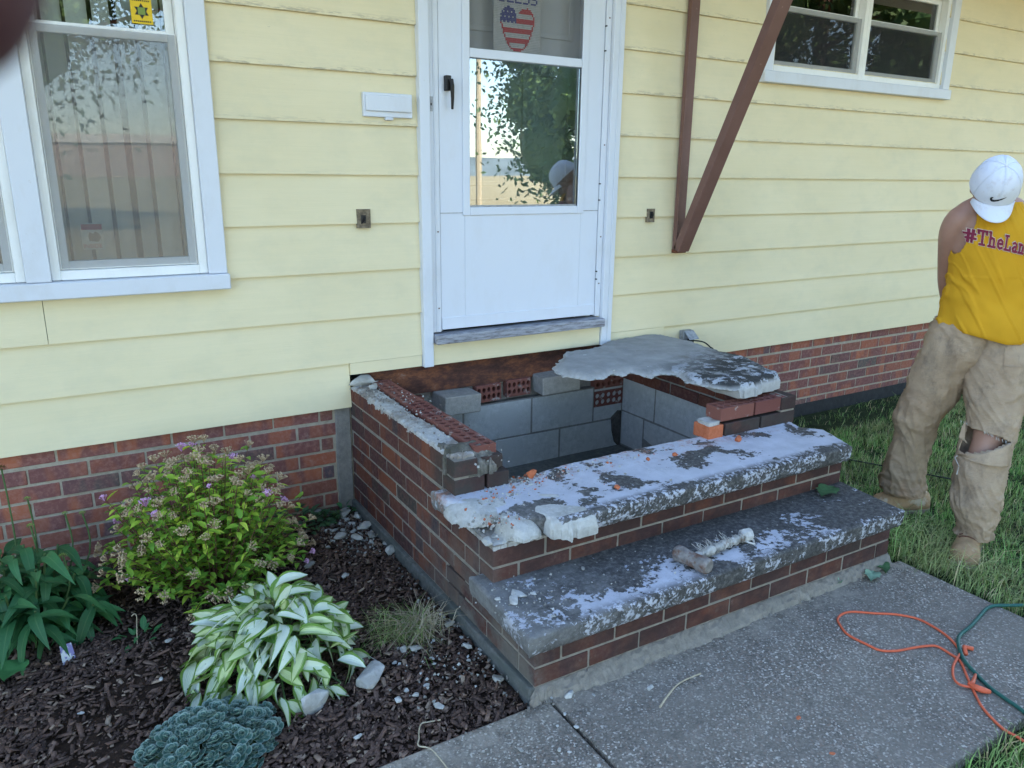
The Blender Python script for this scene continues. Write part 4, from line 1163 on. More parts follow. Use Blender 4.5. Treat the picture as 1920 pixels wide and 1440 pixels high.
big = [(0.480, -0.075, .095, .055, .030, 0.9, 'largest grey slab-like chunk in the rubble pile by the wall corner'),
       (0.510, -0.250, .090, .050, .032, 0.5, 'long pale chunk leaning on the brick side wall in the rubble pile'),
       (0.366, 0.002 - .03, .085, .060, .035, 0.3, 'grey chunk lying on the low green weeds near the foundation'),
       (0.508, -0.339, .055, .042, .025, 1.2, 'brownish chunk at the near edge of the rubble pile'),
       (0.525, -0.520, .060, .034, .040, 0.4, 'pointed pale chunk standing against the brick side wall'),
       (0.447, -0.330, .060, .035, .022, 2.1, 'white wedge-shaped chunk at the front of the rubble pile'),
       (0.388, -0.285, .062, .040, .026, 0.2, 'triangular white chunk at the left front of the rubble pile'),
       (0.518, -0.135, .055, .036, .028, 1.0, 'pale pointed chunk behind the long one in the rubble pile'),
       (0.160, -1.262, .108, .088, .055, 0.4, 'big white faceted chunk just right of the striped hosta'),
       (-0.020, -1.290, .100, .030, .105, 0.35, 'big pale flat chunk propped at the front of the striped hosta'),
       (0.308, -1.165, .034, .024, .014, 1.1, 'small pale chunk at the left foot of the dry grass tuft'),
       (0.345, -1.180, .050, .026, .016, 0.1, 'curved pale chunk just below the dry grass tuft'),
       (0.505, -1.450, .044, .036, .022, 1.5, 'white shard on mulch nearest the front corner of the footing'),
       (0.500, -1.255, .042, .020, .016, 1.9, 'slim pale shard beside the footing right of the grass tuft'),
       (0.505, -1.110, .045, .022, .014, 0.2, 'flat pale shard on the mulch against the footing'),
       (0.196, -1.391, .030, .022, .012, 1.6, 'small squarish white chip right of the hosta, near the bottom'),
       (0.290, -1.474, .036, .022, .012, 2.4, 'rounded white chip between the hosta chunk and the walkway'),
       (0.201, -0.461, .050, .032, .020, 0.4, 'grey chunk half hidden behind the top of the hosta'),
       (0.300, -0.612, .040, .026, .014, 0.8, 'lone pale chip on mulch between hosta and rubble pile'),
       (-0.352, -0.734, .026, .020, .010, 0.2, 'small white chip on mulch left of the striped hosta'),
       (0.652, -1.625, .040, .030, .020, 0.3, 'rounded mortar lump on the walkway by the step corner')]
for i, (x, y, l, w_, h, rz, lab) in enumerate(big):
    z = GZ + (.018 if h < .08 else 0) if y > -1.55 else -0.04
    chunk(CK, x, y, z, l, w_, h, rz, lab, 'rubble', seed=100 + i, tilt=(rnd.uniform(-.15, .15), rnd.uniform(-.15, .15)), mat='blockl' if 'brownish' in lab or 'grey chunk' in lab else 'rubble')
small = [(0.360, -0.199), (0.386, -0.208), (0.397, -0.250), (0.478, -0.175), (0.470, -0.128), (0.541, -0.080), (0.43, -0.16), (0.49, -0.39), (0.54, -0.425), (0.42, -0.22), (0.455, -0.26), (0.35, -0.30), (0.40, -0.14)]
for i, (x, y) in enumerate(small):
    chunk('rubble_chip', x, y, GZ + .014, rnd.uniform(.020, .038), rnd.uniform(.018, .028), rnd.uniform(.012, .022), rnd.uniform(0, 3), 'small pale chip among the rubble pile by the wall corner', 'rubble', 'small chips in the rubble pile')
small = [(0.316, -0.339), (0.302, -1.364), (0.315, -1.339), (0.260, -1.209), (0.373, -1.250), (0.471, -1.316), (0.254, -1.388), (0.238, -1.356), (0.043, -1.471), (0.474, -0.910), (-0.491, -0.452), (-0.455, -0.205), (0.27, -1.226), (-0.40, -0.93), (-0.30, -0.98), (-0.62, -0.98), (0.42, -1.16), (0.51, -1.19)]
for i, (x, y) in enumerate(small):
    chunk('mortar_chip', x, y, GZ + .012, rnd.uniform(.014, .026), rnd.uniform(.010, .018), rnd.uniform(.006, .012), rnd.uniform(0, 3), 'tiny white mortar chip scattered on the brown mulch', 'chip', 'tiny chips on the mulch')
small = [(0.594, -1.689), (0.549, -1.717), (0.602, -1.605), (0.593, -1.749), (0.56, -1.90), (0.50, -1.80), (0.41, -1.75), (0.52, -1.82), (1.993, -1.889), (0.72, -1.66)]
for i, (x, y) in enumerate(small):
    chunk('mortar_chip', x, y, -0.041, rnd.uniform(.010, .020), rnd.uniform(.008, .014), rnd.uniform(.005, .009), rnd.uniform(0, 3), 'tiny pale mortar chip on the dark walkway', 'chip', 'tiny chips on the walkway')
chunk('mortar_chip', 0.889, -1.724, -0.041, .026, .020, .016, 0.3, 'cube-like pale crumb standing alone on the middle of the walkway', 'chip', None, seed=5)
for (x, y) in ((1.179, -2.039), (1.142, -2.182)):
    chunk('brick_chip', x, y, -0.041, .020, .012, .006, rnd.uniform(0, 3), 'orange brick flake lying on the dark walkway', 'chip', 'orange flakes on the walkway', mat='orange')
for x, y, l, w_, h, lab in ((0.586, -1.430, .070, .030, .012, 'long white shard on the left end of the lower tread'), (0.556, -1.455, .055, .030, .014, 'leaf-shaped white shard at the left end of the lower tread'), (0.631, -1.452, .022, .016, .010, 'small white chip right of the shards on the lower tread'),
                            (0.517, -1.424, .020, .016, .010, 'small white chip left of the shards on the lower tread'), (0.615, -1.585, .015, .010, .008, 'tiny white chip near the front edge of the lower tread'), (0.857, -1.398, .028, .012, .008, 'narrow white chip on the lower tread beneath the riser')):
    chunk('paint_shard', x, y, 0.220, l, w_, h, rnd.uniform(0, 3), lab, 'chip')
for x, y, l, w_, h, lab in ((1.836, -1.125, .050, .030, .026, 'largest orange brick wedge on the upper tread'), (1.483, -1.130, .032, .020, .015, 'orange brick bit in the middle of the upper tread'), (1.359, -1.115, .032, .016, .012, 'flat orange brick bit left of centre on the upper tread'), (1.080, -1.280, .026, .022, .018, 'orange cube-like brick bit near the front of the upper tread'), (0.870, -1.045, .050, .030, .045, 'upright red brick shard beside the left wall end')):
    chunk('brick_fragment', x, y, 0.416, l, w_, h, rnd.uniform(0, 3), lab, 'brick fragment', mat='orange')
chunk('paint_shard', 0.837, -1.216, 0.417, .075, .022, .005, -0.7, 'thin long white paint shard on the upper tread', 'chip')
# broken shell pieces at the left corner of the upper tread
def shell(name, pts, z0, z1, label, seed, mat='rubble'):
    o = ragged(name, pts, None, M[mat], z0, z1, seed, 0.008); return props(o, label, 'rubble')
def shellp(pts, zt, zb, seed, label):
    o = patch('mortar_shell', pts, None, M['rubble'], zt, zb, .007, seed, .007, None, 2); return props(o, label, 'rubble')
nzz = lambda x, y: .003 * fz(x * 30, y * 30, 1) + .0018 * fz(x * 110, y * 110, 4)
shellp([(0.497, -1.085), (0.500, -1.15), (0.515, -1.20), (0.560, -1.245), (0.62, -1.235), (0.70, -1.20), (0.68, -1.13), (0.58, -1.085)], lambda x, y: .418 - 7.0 * max(0, .585 - x + (-1.15 - y) * .4) ** 2 + nzz(x, y), lambda x, y: .372 - 3 * max(0, .56 - x) ** 2, 31, 'cream coloured broken shell overhanging the left corner of the upper tread')
shellp([(0.575, -1.262), (0.590, -1.32), (0.645, -1.372), (0.715, -1.36), (0.735, -1.29), (0.70, -1.225), (0.63, -1.235)], lambda x, y: .412 - 6 * max(0, -1.29 - y) ** 2 - 3 * max(0, .62 - x) - .9 * max(0, x - .70) + 1.6 * nzz(x, y), lambda x, y: .353, 32, 'thick cracked pale chunk in the broken corner of the upper tread')
shellp([(0.715, -1.30), (0.735, -1.395), (0.79, -1.412), (0.905, -1.408), (0.895, -1.34), (0.82, -1.275), (0.745, -1.255)], lambda x, y: .421 - 5.0 * max(0, -1.345 - y) ** 2 + nzz(x, y), lambda x, y: .352 - .8 * max(0, -y - 1.39), 33, 'curved cream shell at the break of the upper tread nosing')
chunk(CK, 0.545, -1.345 + .04, 0.352, .05, .035, .02, 1.3, 'small white fragment tipping off the corner bricks', 'rubble', seed=61)
chunk(CK, 0.630, -1.335, 0.36, .04, .03, .02, .3, 'small white fragment in front of the cracked corner chunk', 'rubble', seed=62)
# loose crumbs (too many to count)
def crumbs(name, spots, nper, z, mats, seed, label, sz=(.003, .009)):
    r = random.Random(seed); b = B(); T = [(1, 1, 1), (-1, -1, 1), (-1, 1, -1), (1, -1, -1)]
    for (cx, cy, sx, sy), k in zip(spots, nper):
        for _ in range(k):
            x, y = r.gauss(cx, sx), r.gauss(cy, sy); s = r.uniform(*sz)
            rot = Euler((r.uniform(0, 6), r.uniform(0, 6), r.uniform(0, 6))).to_matrix()
            P = [rot @ Vector((q[0] * s * .6, q[1] * s * .6, q[2] * s * .4)) + Vector((x, y, z + s * .3)) for q in ((-1, -1, -1), (1, -1, -1), (1, 1, -1), (-1, 1, -1), (0, 0, 1.2), (0, 0, -1.4))]
            b.add(P, [(0, 1, 4), (1, 2, 4), (2, 3, 4), (3, 0, 4), (1, 0, 5), (2, 1, 5), (3, 2, 5), (0, 3, 5)], r.randrange(len(mats)))
    o = place(name, mesh(name, b.v, b.f, mats, b.m)); return props(o, label, 'rubble', None, 'stuff')
crumbs('rubble_crumbs', [(0.78, -1.08, .06, .04), (0.68, -1.15, .05, .03), (0.86, -1.06, .04, .02), (0.58, -1.30, .04, .04), (1.0, -1.07, .12, .02), (1.3, -1.05, .25, .02), (1.2, -1.2, .25, .08)], [130, 70, 70, 80, 60, 60, 25], 0.415, [M['rubble'], M['blockl'], M['mortard'], M['mortarw'], M['rubble'], M['orange']], 3, 'pale and orange crumbs strewn along the back of the upper tread')
crumbs('rubble_crumbs', [(1.4, -.5, .4, .25), (1.0, -.12, .1, .06), (1.65, -.12, .1, .05)], [260, 60, 60], -0.265, [M['rubble'], M['blockl'], M['mortard'], M['orange']], 13, 'broken bits lying on the floor of the pit', (.008, .035))
crumbs('rubble_crumbs', [(0.6, -1.45, .06, .06), (1.0, -1.45, .4, .07)], [70, 60], 0.221, [M['rubble'], M['blockl']], 4, 'fine pale crumbs on the left end of the lower tread', (.002, .006))
crumbs('rubble_crumbs', [(0.60, -0.2, .03, .1), (0.6, -0.6, .03, .25), (0.7, -0.5, .03, .3)], [80, 80, 60], 0.555, [M['rubble'], M['mortard']], 5, 'grit along the top of the left side wall', (.002, .007))
crumbs('rubble_crumbs', [(0.45, -0.25, .06, .12), (0.40, -1.28, .10, .12), (0.52, -1.0, .03, .3)], [420, 120, 90], GZ + .014, [M['rubble'], M['blockl'], M['mortard']], 6, 'fine pale grit on the mulch beside the brick side wall', (.002, .009))
crumbs('rubble_crumbs', [(0.75, -1.62, .12, .012), (1.3, -1.62, .4, .012), (1.2, -1.8, .5, .2)], [60, 90, 40], -0.04, [M['blockl'], M['mortard']], 7, 'crumbling mortar grit along the foot of the first riser', (.002, .007))
chunk(CK, 0.600, -0.030, 0.545, .125, .085, .060, 0.2, 'pale lump of mortar on the left wall against the siding', 'rubble', seed=77)
chunk(CK, 0.625, -0.105, 0.548, .060, .045, .030, 1.2, 'smaller pale mortar lump on the rear of the left wall', 'rubble', seed=78)
# little shards on the broken platform slab
for x, y, s_ in ((1.66, -0.27, .022), (1.93, -0.33, .035), (1.78, -0.60, .014), (1.95, -0.66, .014), (1.60, -0.58, .02), (2.0, -0.52, .012)):
    chunk('paint_shard', x, y, 0.622, s_, s_ * .6, .005, rnd.uniform(0, 3), 'small pale flake lying on the broken platform slab', 'chip', 'flakes on the broken slab')

# hammer
hm = thing('sledge_hammer', (1.19, -1.57, 0.222), 'short club hammer with a rusty head and frayed tape-wrapped handle on the lower tread', 'hammer')
q = B()
ax = Vector((0.028, -0.155, 0)).normalized(); c0 = Vector((1.183, -1.565, 0.222 + .026))
hp = [c0 - ax * .070, c0 - ax * .060, c0 - ax * .045, c0 - ax * .02, c0 + ax * .02, c0 + ax * .045, c0 + ax * .060, c0 + ax * .068]
q.tube(hp, [.022, .0285, .030, .027, .027, .030, .0295, .023], 8)
q.put('head', M['steel'], hm, bevel=.002)
e0, e1 = Vector((1.195, -1.560, 0.250)), Vector((1.50, -1.520, 0.243))
pts = [e0.lerp(e1, t / 14) for t in range(15)]
q = B(); q.tube(pts, [.012 + .0035 * math.sin(i * 2.1) + .003 * (1 if i in (3, 4, 8) else 0) for i in range(15)], 9)
for i in range(26):   # tape turns
    t = i / 26; c = e0.lerp(e1, .1 + t * .85); r_ = .0145 + .003 * math.sin(i * 1.7)
    q.tube([c + Vector((0.004 * math.cos(a), r_ * math.cos(a), r_ * math.sin(a))) for a in [k * math.pi / 5 for k in range(11)]], .0022, 4)
q.put('handle', M['tape'], hm, smooth=True)
q = B(); r_ = random.Random(4)
for i in range(60):
    c = e0.lerp(e1, r_.uniform(.08, .6)); d_ = Vector((r_.uniform(-.01, .01), r_.uniform(-.014, .03), r_.uniform(.0, .022)))
    q.tube([c + Vector((0, 0, .01)), c + d_ * .7 + Vector((0, 0, .012)), c + d_ * 1.2 + Vector((r_.uniform(-.006, .006), 0, .008))], .0008, 3)
q.put('frayed_threads', M['tape'], hm)['kind'] = 'stuff'
q = B(); q.tube([e1 - Vector((.045, 0, 0)), e1 - Vector((.03, 0, 0)), e1, e1 + Vector((.012, 0, 0))], [.018, .025, .024, .012], 8)
q.tube([e1 + Vector((-.04, -.02, -.012)), e1 + Vector((-.01, -.035, -.018)), e1 + Vector((.0, -.02, -.012))], .004, 5)
o = q.put('rag_end', M['tape'], hm)
for v in o.data.vertices: v.co += Vector((fz(v.co.x * 60, v.co.y * 60, 1), fz(v.co.x * 60, v.co.y * 60, 5), fz(v.co.x * 70, v.co.z * 60, 9))) * .007
# cords
def cord(name, pts, r, mat, label, k=8, n_=6):
    q = B().tube(smoothpath(pts, k), r, n_); o = q.put(name, mat, smooth=True); return props(o, label, 'cord')
zc = -0.036
oc = [(1.60, -2.55), (1.647, -2.423), (1.649, -2.365), (1.686, -2.292), (1.736, -2.237), (1.794, -2.182), (1.856, -2.123), (1.868, -2.080), (1.871, -2.038), (1.846, -2.020), (1.798, -2.003), (1.726, -1.983), (1.682, -1.954), (1.673, -1.911), (1.667, -1.843), (1.697, -1.787), (1.721, -1.762), (1.763, -1.750), (1.809, -1.760), (1.868, -1.805), (1.929, -1.848), (1.970, -1.903), (1.972, -1.961), (1.959, -2.017), (1.937, -2.058), (1.905, -2.10)]
q = B(); q.tube(smoothpath([(x, y, zc) for x, y in oc], 6), .0042, 6)
q.tube(smoothpath([(x, y, zc + .006) for x, y in [(1.90, -2.10), (1.845, -2.116), (1.793, -2.135), (1.742, -2.168), (1.729, -2.196), (1.750, -2.222)]], 6), .0040, 6)
q.tube([(1.906, -2.112, zc + .004), (1.935, -2.09, zc + .008), (1.955, -2.108, zc + .004)], .0075, 7)
q.tube([(1.822, -2.191, zc + .006), (1.77, -2.21, zc + .006), (1.748, -2.215, zc + .012)], [.004, .007, .009], 7)
q.tube([(1.748, -2.215, zc + .010), (1.760, -2.245, zc + .008), (1.775, -2.262, zc + .006)], [.009, .010, .006], 7)
o = q.put('orange_cord', M['orangecord'], smooth=True); props(o, 'thin orange cord looped and knotted on the walkway', 'cord')
gc_ = [(1.70, -2.55), (1.773, -2.360), (1.786, -2.308), (1.801, -2.245), (1.831, -2.188), (1.857, -2.139), (1.899, -2.098), (1.953, -2.059), (2.009, -2.038), (2.087, -2.027), (2.186, -2.006), (2.253, -1.992), (2.298, -1.996), (2.34, -2.018), (2.42, -2.06), (2.6, -2.15)]
q = B().tube(smoothpath([(x, y, zc + .003 + (0.0035 if 4 < i < 8 else 0)) for i, (x, y) in enumerate(gc_)], 6), .0062, 7)
o = q.put('extension_cord', M['greencord'], smooth=True); props(o, 'dark green extension cord running off the walkway into the grass', 'cord')
o = B().tube(smoothpath([(2.55, -0.085, 0.572), (2.59, -0.13, 0.568), (2.625, -0.15, 0.54), (2.66, -0.155, 0.50), (2.70, -0.17, 0.30), (2.74, -0.2, 0.02), (2.82, -0.28, -0.05), (3.1, -0.6, -0.05), (3.4, -1.2, -0.045)], 7), .0042, 6).put('power_cord', M['black'], smooth=True)
props(o, 'black cord plugged in the outlet and hanging behind the broken slab', 'cord')
o = B().tube(smoothpath([(0.857, -1.804, -.037), (0.911, -1.777, -.036), (0.983, -1.752, -.034), (1.075, -1.747, -.037)], 5), [.0035] * 8 + [.0025] * 8, 5).put('dry_twig', M['straw']); props(o, 'curved pale dry twig lying on the walkway', 'twig')
o = B().tube(smoothpath([(0.206, -1.72, -.038), (0.197, -1.628, -.036), (0.171, -1.599, -.034), (0.184, -1.572, -.035), (0.197, -1.543, -.038), (0.216, -1.516, -.040), (0.240, -1.518, -.042), (0.273, -1.523, -.045)], 5), .0022, 4).put('straw_stem', M['straw']); props(o, 'bent pale straw lying across the edge of the mulch and walkway', 'straw')
# fallen leaves
def flatleaf(name, x, y, z, L, W, rz, mat, label):
    n_ = 9; vs, fs = [], []
    for i in range(n_ + 1):
        t = i / n_; w_ = W * .5 * math.sin(math.pi * min(1, t * 1.02 + .02)) ** .7 * (1 + .12 * math.sin(i * 2.6))
        for s_ in (-1, 0, 1): vs.append((t * L - L / 2, s_ * w_, .004 + .010 * abs(s_) * (1 + .5 * math.sin(i * 1.3)) + .008 * math.sin(t * 3)))
    for i in range(n_):
        for j in range(2): fs.append((3 * i + j, 3 * i + 3 + j, 3 * i + 4 + j, 3 * i + 1 + j))
    o = place(name, mesh(name, vs, fs, mat, smooth=True), None, (x, y, z), rot=(0, 0, rz)); return props(o, label, 'leaf')
flatleaf('fallen_leaf', 2.105, -1.385, 0.222, .13, .085, 0.3, M['leafdead'], 'green leaf lying at the right rear of the lower tread')
flatleaf('fallen_leaf', 2.090, -1.640, -0.038, .085, .058, 0.5, M['leafpale'], 'pale upturned leaf on the walkway near the grass')
flatleaf('fallen_leaf', 2.19, -1.615, -0.038, .09, .055, 0.9, M['leafdead'], 'dark green leaf at the walkway corner below the riser')
flatleaf('fallen_leaf', 1.93, -1.61, -0.038, .035, .022, 0.2, M['leafpale'], 'tiny yellow-green leaf bit at the foot of the first riser')
flatleaf('fallen_leaf', -0.785, -0.715, GZ + .045, .11, .085, 1.1, M['cone'], 'single broad green leaf on the mulch at the far left')

# ------------------------------------------------------------ mulch and grass
def np_boxes(P, L, W, H, yaw, pitch, name, mat):
    n_ = len(P)
    base = np.array([(-1, -.8, -1), (1, -.6, -1), (.9, .8, -1), (-.8, 1, -1), (-.9, -.7, 1), (.8, -.8, 1), (1, .6, 1), (-1, .7, 1)], float) * .5
    v = base[None] * np.stack([L, W, H], 1)[:, None]
    cp, sp = np.cos(pitch)[:, None], np.sin(pitch)[:, None]
    x, z = v[..., 0] * cp - v[..., 2] * sp, v[..., 0] * sp + v[..., 2] * cp
    cy, sy = np.cos(yaw)[:, None], np.sin(yaw)[:, None]
    X = x * cy - v[..., 1] * sy; Y = x * sy + v[..., 1] * cy
    V = np.stack([X, Y, z], -1) + P[:, None]
    F = np.array([(0, 3, 2, 1), (4, 5, 6, 7), (0, 1, 5, 4), (1, 2, 6, 5), (2, 3, 7, 6), (3, 0, 4, 7)])
    F = (F[None] + 8 * np.arange(n_)[:, None, None]).reshape(-1, 4)
    return mesh(name, V.reshape(-1, 3), F, mat)
g = np.random.default_rng(3)
n_ = 34000
P = np.stack([g.uniform(-1.35, 0.528, n_), g.uniform(-1.60, -0.01, n_), GZ + .004 + np.abs(g.normal(0, .007, n_))], 1)
P[:, 2] -= 0.02 * np.clip(-P[:, 1] - 1.2, 0, 1)
# thin the chips where bare soil shows
keep = np.array([fz(p[0] * 2.3, p[1] * 2.3, 1.5) > -0.30 or g.random() < .45 for p in P]); P = P[keep]; n_ = len(P)
L = g.gamma(1.9, .0088, n_).clip(.005, .08); Wd = (L * g.uniform(.18, .75, n_)).clip(.003, .017)
yaw = g.uniform(0, 3.14, n_) * .6 + g.normal(0, .5, n_)
o = place('mulch', np_boxes(P, L, Wd, g.uniform(.0015, .0045, n_), yaw, g.normal(0, .38, n_), 'mulch', M['mulch'])); props(o, 'dark brown bark mulch covering the flower bed', 'mulch', None, 'stuff')
def blades(name, P, H, W, lean, mat, seed=1):
    g = np.random.default_rng(seed); n_ = len(P)
    a = g.uniform(0, 2 * np.pi, n_); d = np.stack([np.cos(a), np.sin(a), np.zeros(n_)], 1)
    sd = np.stack([-np.sin(a + .5), np.cos(a + .5), np.zeros(n_)], 1)
    up = np.array([0, 0, 1.])
    l = (lean * H)[:, None]
    W = W[:, None]; H1 = H[:, None]
    p0 = P - sd * W; p1 = P + sd * W
    m = P + up * H1 * .55 + d * l * .3
    p2 = m + sd * W * .8; p3 = m - sd * W * .8
    t = P + up * H1 * (1 - .35 * lean[:, None]) + d * l
    V = np.stack([p0, p1, p2, p3, t], 1).reshape(-1, 3)
    k = 5 * np.arange(n_)[:, None]
    # quads + a degenerate-free tip as a narrow quad
    V2 = np.stack([p0, p1, p2, p3, t - sd * W * .12, t + sd * W * .12], 1).reshape(-1, 3); k = 6 * np.arange(n_)[:, None]
    F = np.concatenate([k + np.array([[0, 1, 2, 3]]), k + np.array([[3, 2, 5, 4]])], 0)
    return mesh(name, V2, F, mat)
n_ = 130000
X = g.uniform(2.27, 6.2, n_); Y = -g.uniform(0, 1, n_) * 3.3 - .03
def okg(x, y):
    if x < 2.345 and y < -1.58: return False
    if x < 2.30 and y < -1.58: return False
    dd = (x - 2.3) * .35 + (-y)          # worn earth beside the foundation
    th = 0.33 + .18 * fz(x * 2, y * 2, 3)
    return (-y) > th or (g.random() < .10)
kp = np.array([okg(a, c) for a, c in zip(X, Y)]); X, Y = X[kp], Y[kp]; n_ = len(X)
den = np.array([fz(a * 6, c * 6, 1) for a, c in zip(X, Y)])
kp = den > g.uniform(-.9, .1, n_); X, Y, den = X[kp], Y[kp], den[kp]; n_ = len(X)
edge = np.clip(1 - np.abs(X - 2.45) / .25, 0, 1) * ((Y < -1.3) & (Y > -2.4))
H = g.gamma(7, .0034, n_).clip(.008, .055) * (1 + .25 * den) * (1 + .9 * edge)
o = place('lawn_grass', blades('lawn_grass', np.stack([X, Y, np.full(n_, -.074)], 1), H + .012, g.uniform(.0009, .0017, n_), g.uniform(.2, 1.1, n_), M['grass'], 2)); props(o, 'short green lawn to the right of the steps', 'grass', None, 'stuff')
n_ = 9000
X = g.uniform(1.31, 3.2, n_); Y = g.uniform(-3.1, -2.385, n_)
o = place('lawn_grass', blades('lawn_grass', np.stack([X, Y, np.full(n_, -.074)], 1), g.gamma(7, .007, n_) + .012, g.uniform(.001, .0022, n_), g.uniform(.2, 1.0, n_), M['grass'], 4)); props(o, 'grass beyond the near edge of the walkway', 'grass', None, 'stuff')
# long weedy blades at the step corner
n_ = 420
X = g.normal(2.50, .14, n_); Y = g.normal(-1.62, .16, n_)
kp = ~((X < 2.345) & (Y < -1.2)); X, Y = X[kp], Y[kp]; n_ = len(X)
o = place('long_grass', blades('long_grass', np.stack([X, Y, np.full(n_, -.07)], 1), g.uniform(.08, .17, n_), g.uniform(.0012, .0022, n_), g.uniform(.7, 1.5, n_), M['grass'], 6)); props(o, 'longer grass blades flopping round the right end of the lowest step', 'grass', None, 'stuff')
# dry clump of grass on the mulch
t_ = thing('grass_tuft', (0.365, -1.05, GZ), 'half dry tuft of green and straw coloured grass on the mulch by the footing', 'grass tuft')
n_ = 420; X = g.normal(.355, .05, n_); Y = g.normal(-1.06, .045, n_)
o = place('green_blades', blades('green_blades', np.stack([X, Y, np.full(n_, GZ)], 1), g.uniform(.04, .10, n_), g.uniform(.0007, .0013, n_), g.uniform(.6, 1.8, n_), M['grass'], 8), t_); o['kind'] = 'stuff'
n_ = 170; X = g.normal(.40, .04, n_); Y = g.normal(-1.09, .035, n_)
o = place('dry_blades', blades('dry_blades', np.stack([X, Y, np.full(n_, GZ)], 1), g.uniform(.06, .14, n_), g.uniform(.0010, .0018, n_), g.uniform(.7, 1.6, n_), M['straw'], 9), t_); o['kind'] = 'stuff'

# ------------------------------------------------------------ plants
def leaf_mesh(name, L, W, droop, fold, mat, nl=7, nw=4, shape='lance', twist=0.0, wav=0.0, seed=0):
    r = random.Random(seed); vs, fs, uv = [], [], []
    for i in range(nl + 1):
        t = i / nl
        if shape == 'lance': w_ = math.sin(math.pi * (t ** .75)) ** .85
        elif shape == 'hosta': w_ = max(0.0, math.sin(math.pi * min(1, t ** .84))) ** .68
        else: w_ = math.sin(math.pi * (t ** .9)) ** .6
        w_ = max(w_, .02) * W / 2
        a = droop * t * t
        x = L * (t - .18 * abs(droop) * t * t); z = -L * .5 * a + .0
        for j in range(nw + 1):
            s_ = (j / nw) * 2 - 1
            zz = z + fold * abs(s_) * w_ + wav * math.sin(t * 9 + s_ * 2 + seed) * abs(s_)
            tw = twist * t
            y = s_ * w_
            vs.append((x, y * math.cos(tw) - 0 * zz, zz + y * math.sin(tw)))
            uv.append(((s_ + 1) / 2, t))
    for i in range(nl):
        for j in range(nw): fs.append((i * (nw + 1) + j, (i + 1) * (nw + 1) + j, (i + 1) * (nw + 1) + j + 1, i * (nw + 1) + j + 1))
    return mesh(name, vs, fs, mat, smooth=True, uv=uv)
def dirrot(yaw, pitch, roll=0): return (Matrix.Rotation(yaw, 3, 'Z') @ Matrix.Rotation(-pitch, 3, 'Y') @ Matrix.Rotation(roll, 3, 'X')).to_euler()
r = random.Random(11)
# hosta
hc = Vector((-0.070, -1.030, GZ)); HR, HH = 0.30, 0.235
hosta = thing('hosta', hc, 'large hosta with white leaves edged in green at the front of the bed', 'hosta', )
HM = [leaf_mesh('leaf', 1, .44, d_, f_, M['hosta'], 8, 6, 'hosta', tw, .012, s_) for s_, (d_, f_, tw) in enumerate([(.9, .35, .8), (1.4, .25, -.7), (.5, .65, .5), (2.0, .5, 1.2), (.8, .15, -1.2), (1.5, .9, 0), (2.4, .4, .4), (-.4, .5, .6)])]
HG = leaf_mesh('leaf', 1, .55, .7, .3, M['hostag'], 8, 6, 'hosta')
q = B()
for i in range(295):
    u = math.sqrt((i + .5) / 295); th = i * 2.39996 + r.uniform(-.3, .3)
    rr = u * HR
    zc_ = HH * (1 - u ** 2.4) + .012
    base = hc + Vector((math.cos(th) * rr * .80 + r.uniform(-.02, .02), math.sin(th) * rr * .80 + r.uniform(-.02, .02), zc_ * r.uniform(.82, 1.05)))
    pitch = R(55) * (1 - u) - R(34) * u + R(r.uniform(-30, 32))
    Ls = r.uniform(.065, .125)
    o = place('leaf', r.choice(HM), hosta, base, rot=dirrot(th + r.uniform(-1.3, 1.3), pitch, r.uniform(-1.1, 1.1)), scale=(Ls, Ls * r.uniform(.7, 1.15), Ls))
    if i % 3 == 0: q.tube([hc + Vector((math.cos(th) * rr * .15, math.sin(th) * rr * .15, 0)), (hc + base) / 2 + Vector((0, 0, .05)), base], .003, 4)
o = place('leaf', HG, hosta, hc + Vector((-.03, -.06, .175)), rot=dirrot(R(-100), R(35), .3), scale=(.12, .13, .12)); o['label'] = 'all green leaf near the middle'
q.put('stem', M['stem'], hosta)['kind'] = 'stuff'
# spirea
sc_ = Vector((-0.155, -0.42, GZ)); 
spirea = thing('spirea_bush', sc_, 'bushy lime green spirea with tan spent and few pink flower heads', 'shrub')
SM = [leaf_mesh('leaf', 1, .42, d_, f_, M['spirea'], 4, 2, 'lance') for d_, f_ in ((.5, .4), (.9, .3), (.2, .5))]
def clustermesh(seed, mat, n_=26, rad=.020):
    r = random.Random(seed); b = B()
    for _ in range(n_):
        a, u = r.uniform(0, 6.28), math.sqrt(r.random())
        c = Vector((rad * u * math.cos(a), rad * u * math.sin(a), .006 * (1 - u * u) + r.uniform(-.003, .003))); s_ = r.uniform(.0022, .0042)
        b.add([c + Vector(v) * s_ for v in ((1, 0, 0), (-1, 0, 0), (0, 1, 0), (0, -1, 0), (0, 0, 1), (0, 0, -1))], [(0, 2, 4), (2, 1, 4), (1, 3, 4), (3, 0, 4), (2, 0, 5), (1, 2, 5), (3, 1, 5), (0, 3, 5)])
        b.tube([(0, 0, -.018), c], .0006, 3)
    return mesh('flower_cluster', b.v, b.f, mat)
CT = [clustermesh(i, M['fl_tan'], 24, .018 + .004 * i) for i in range(3)]; CP = [clustermesh(9 + i, M['fl_pink'], 24, .013 + .004 * i) for i in range(2)]
leaves = []; st = B(); heads = []
SRX, SRY, SH = 0.385, 0.30, 0.53
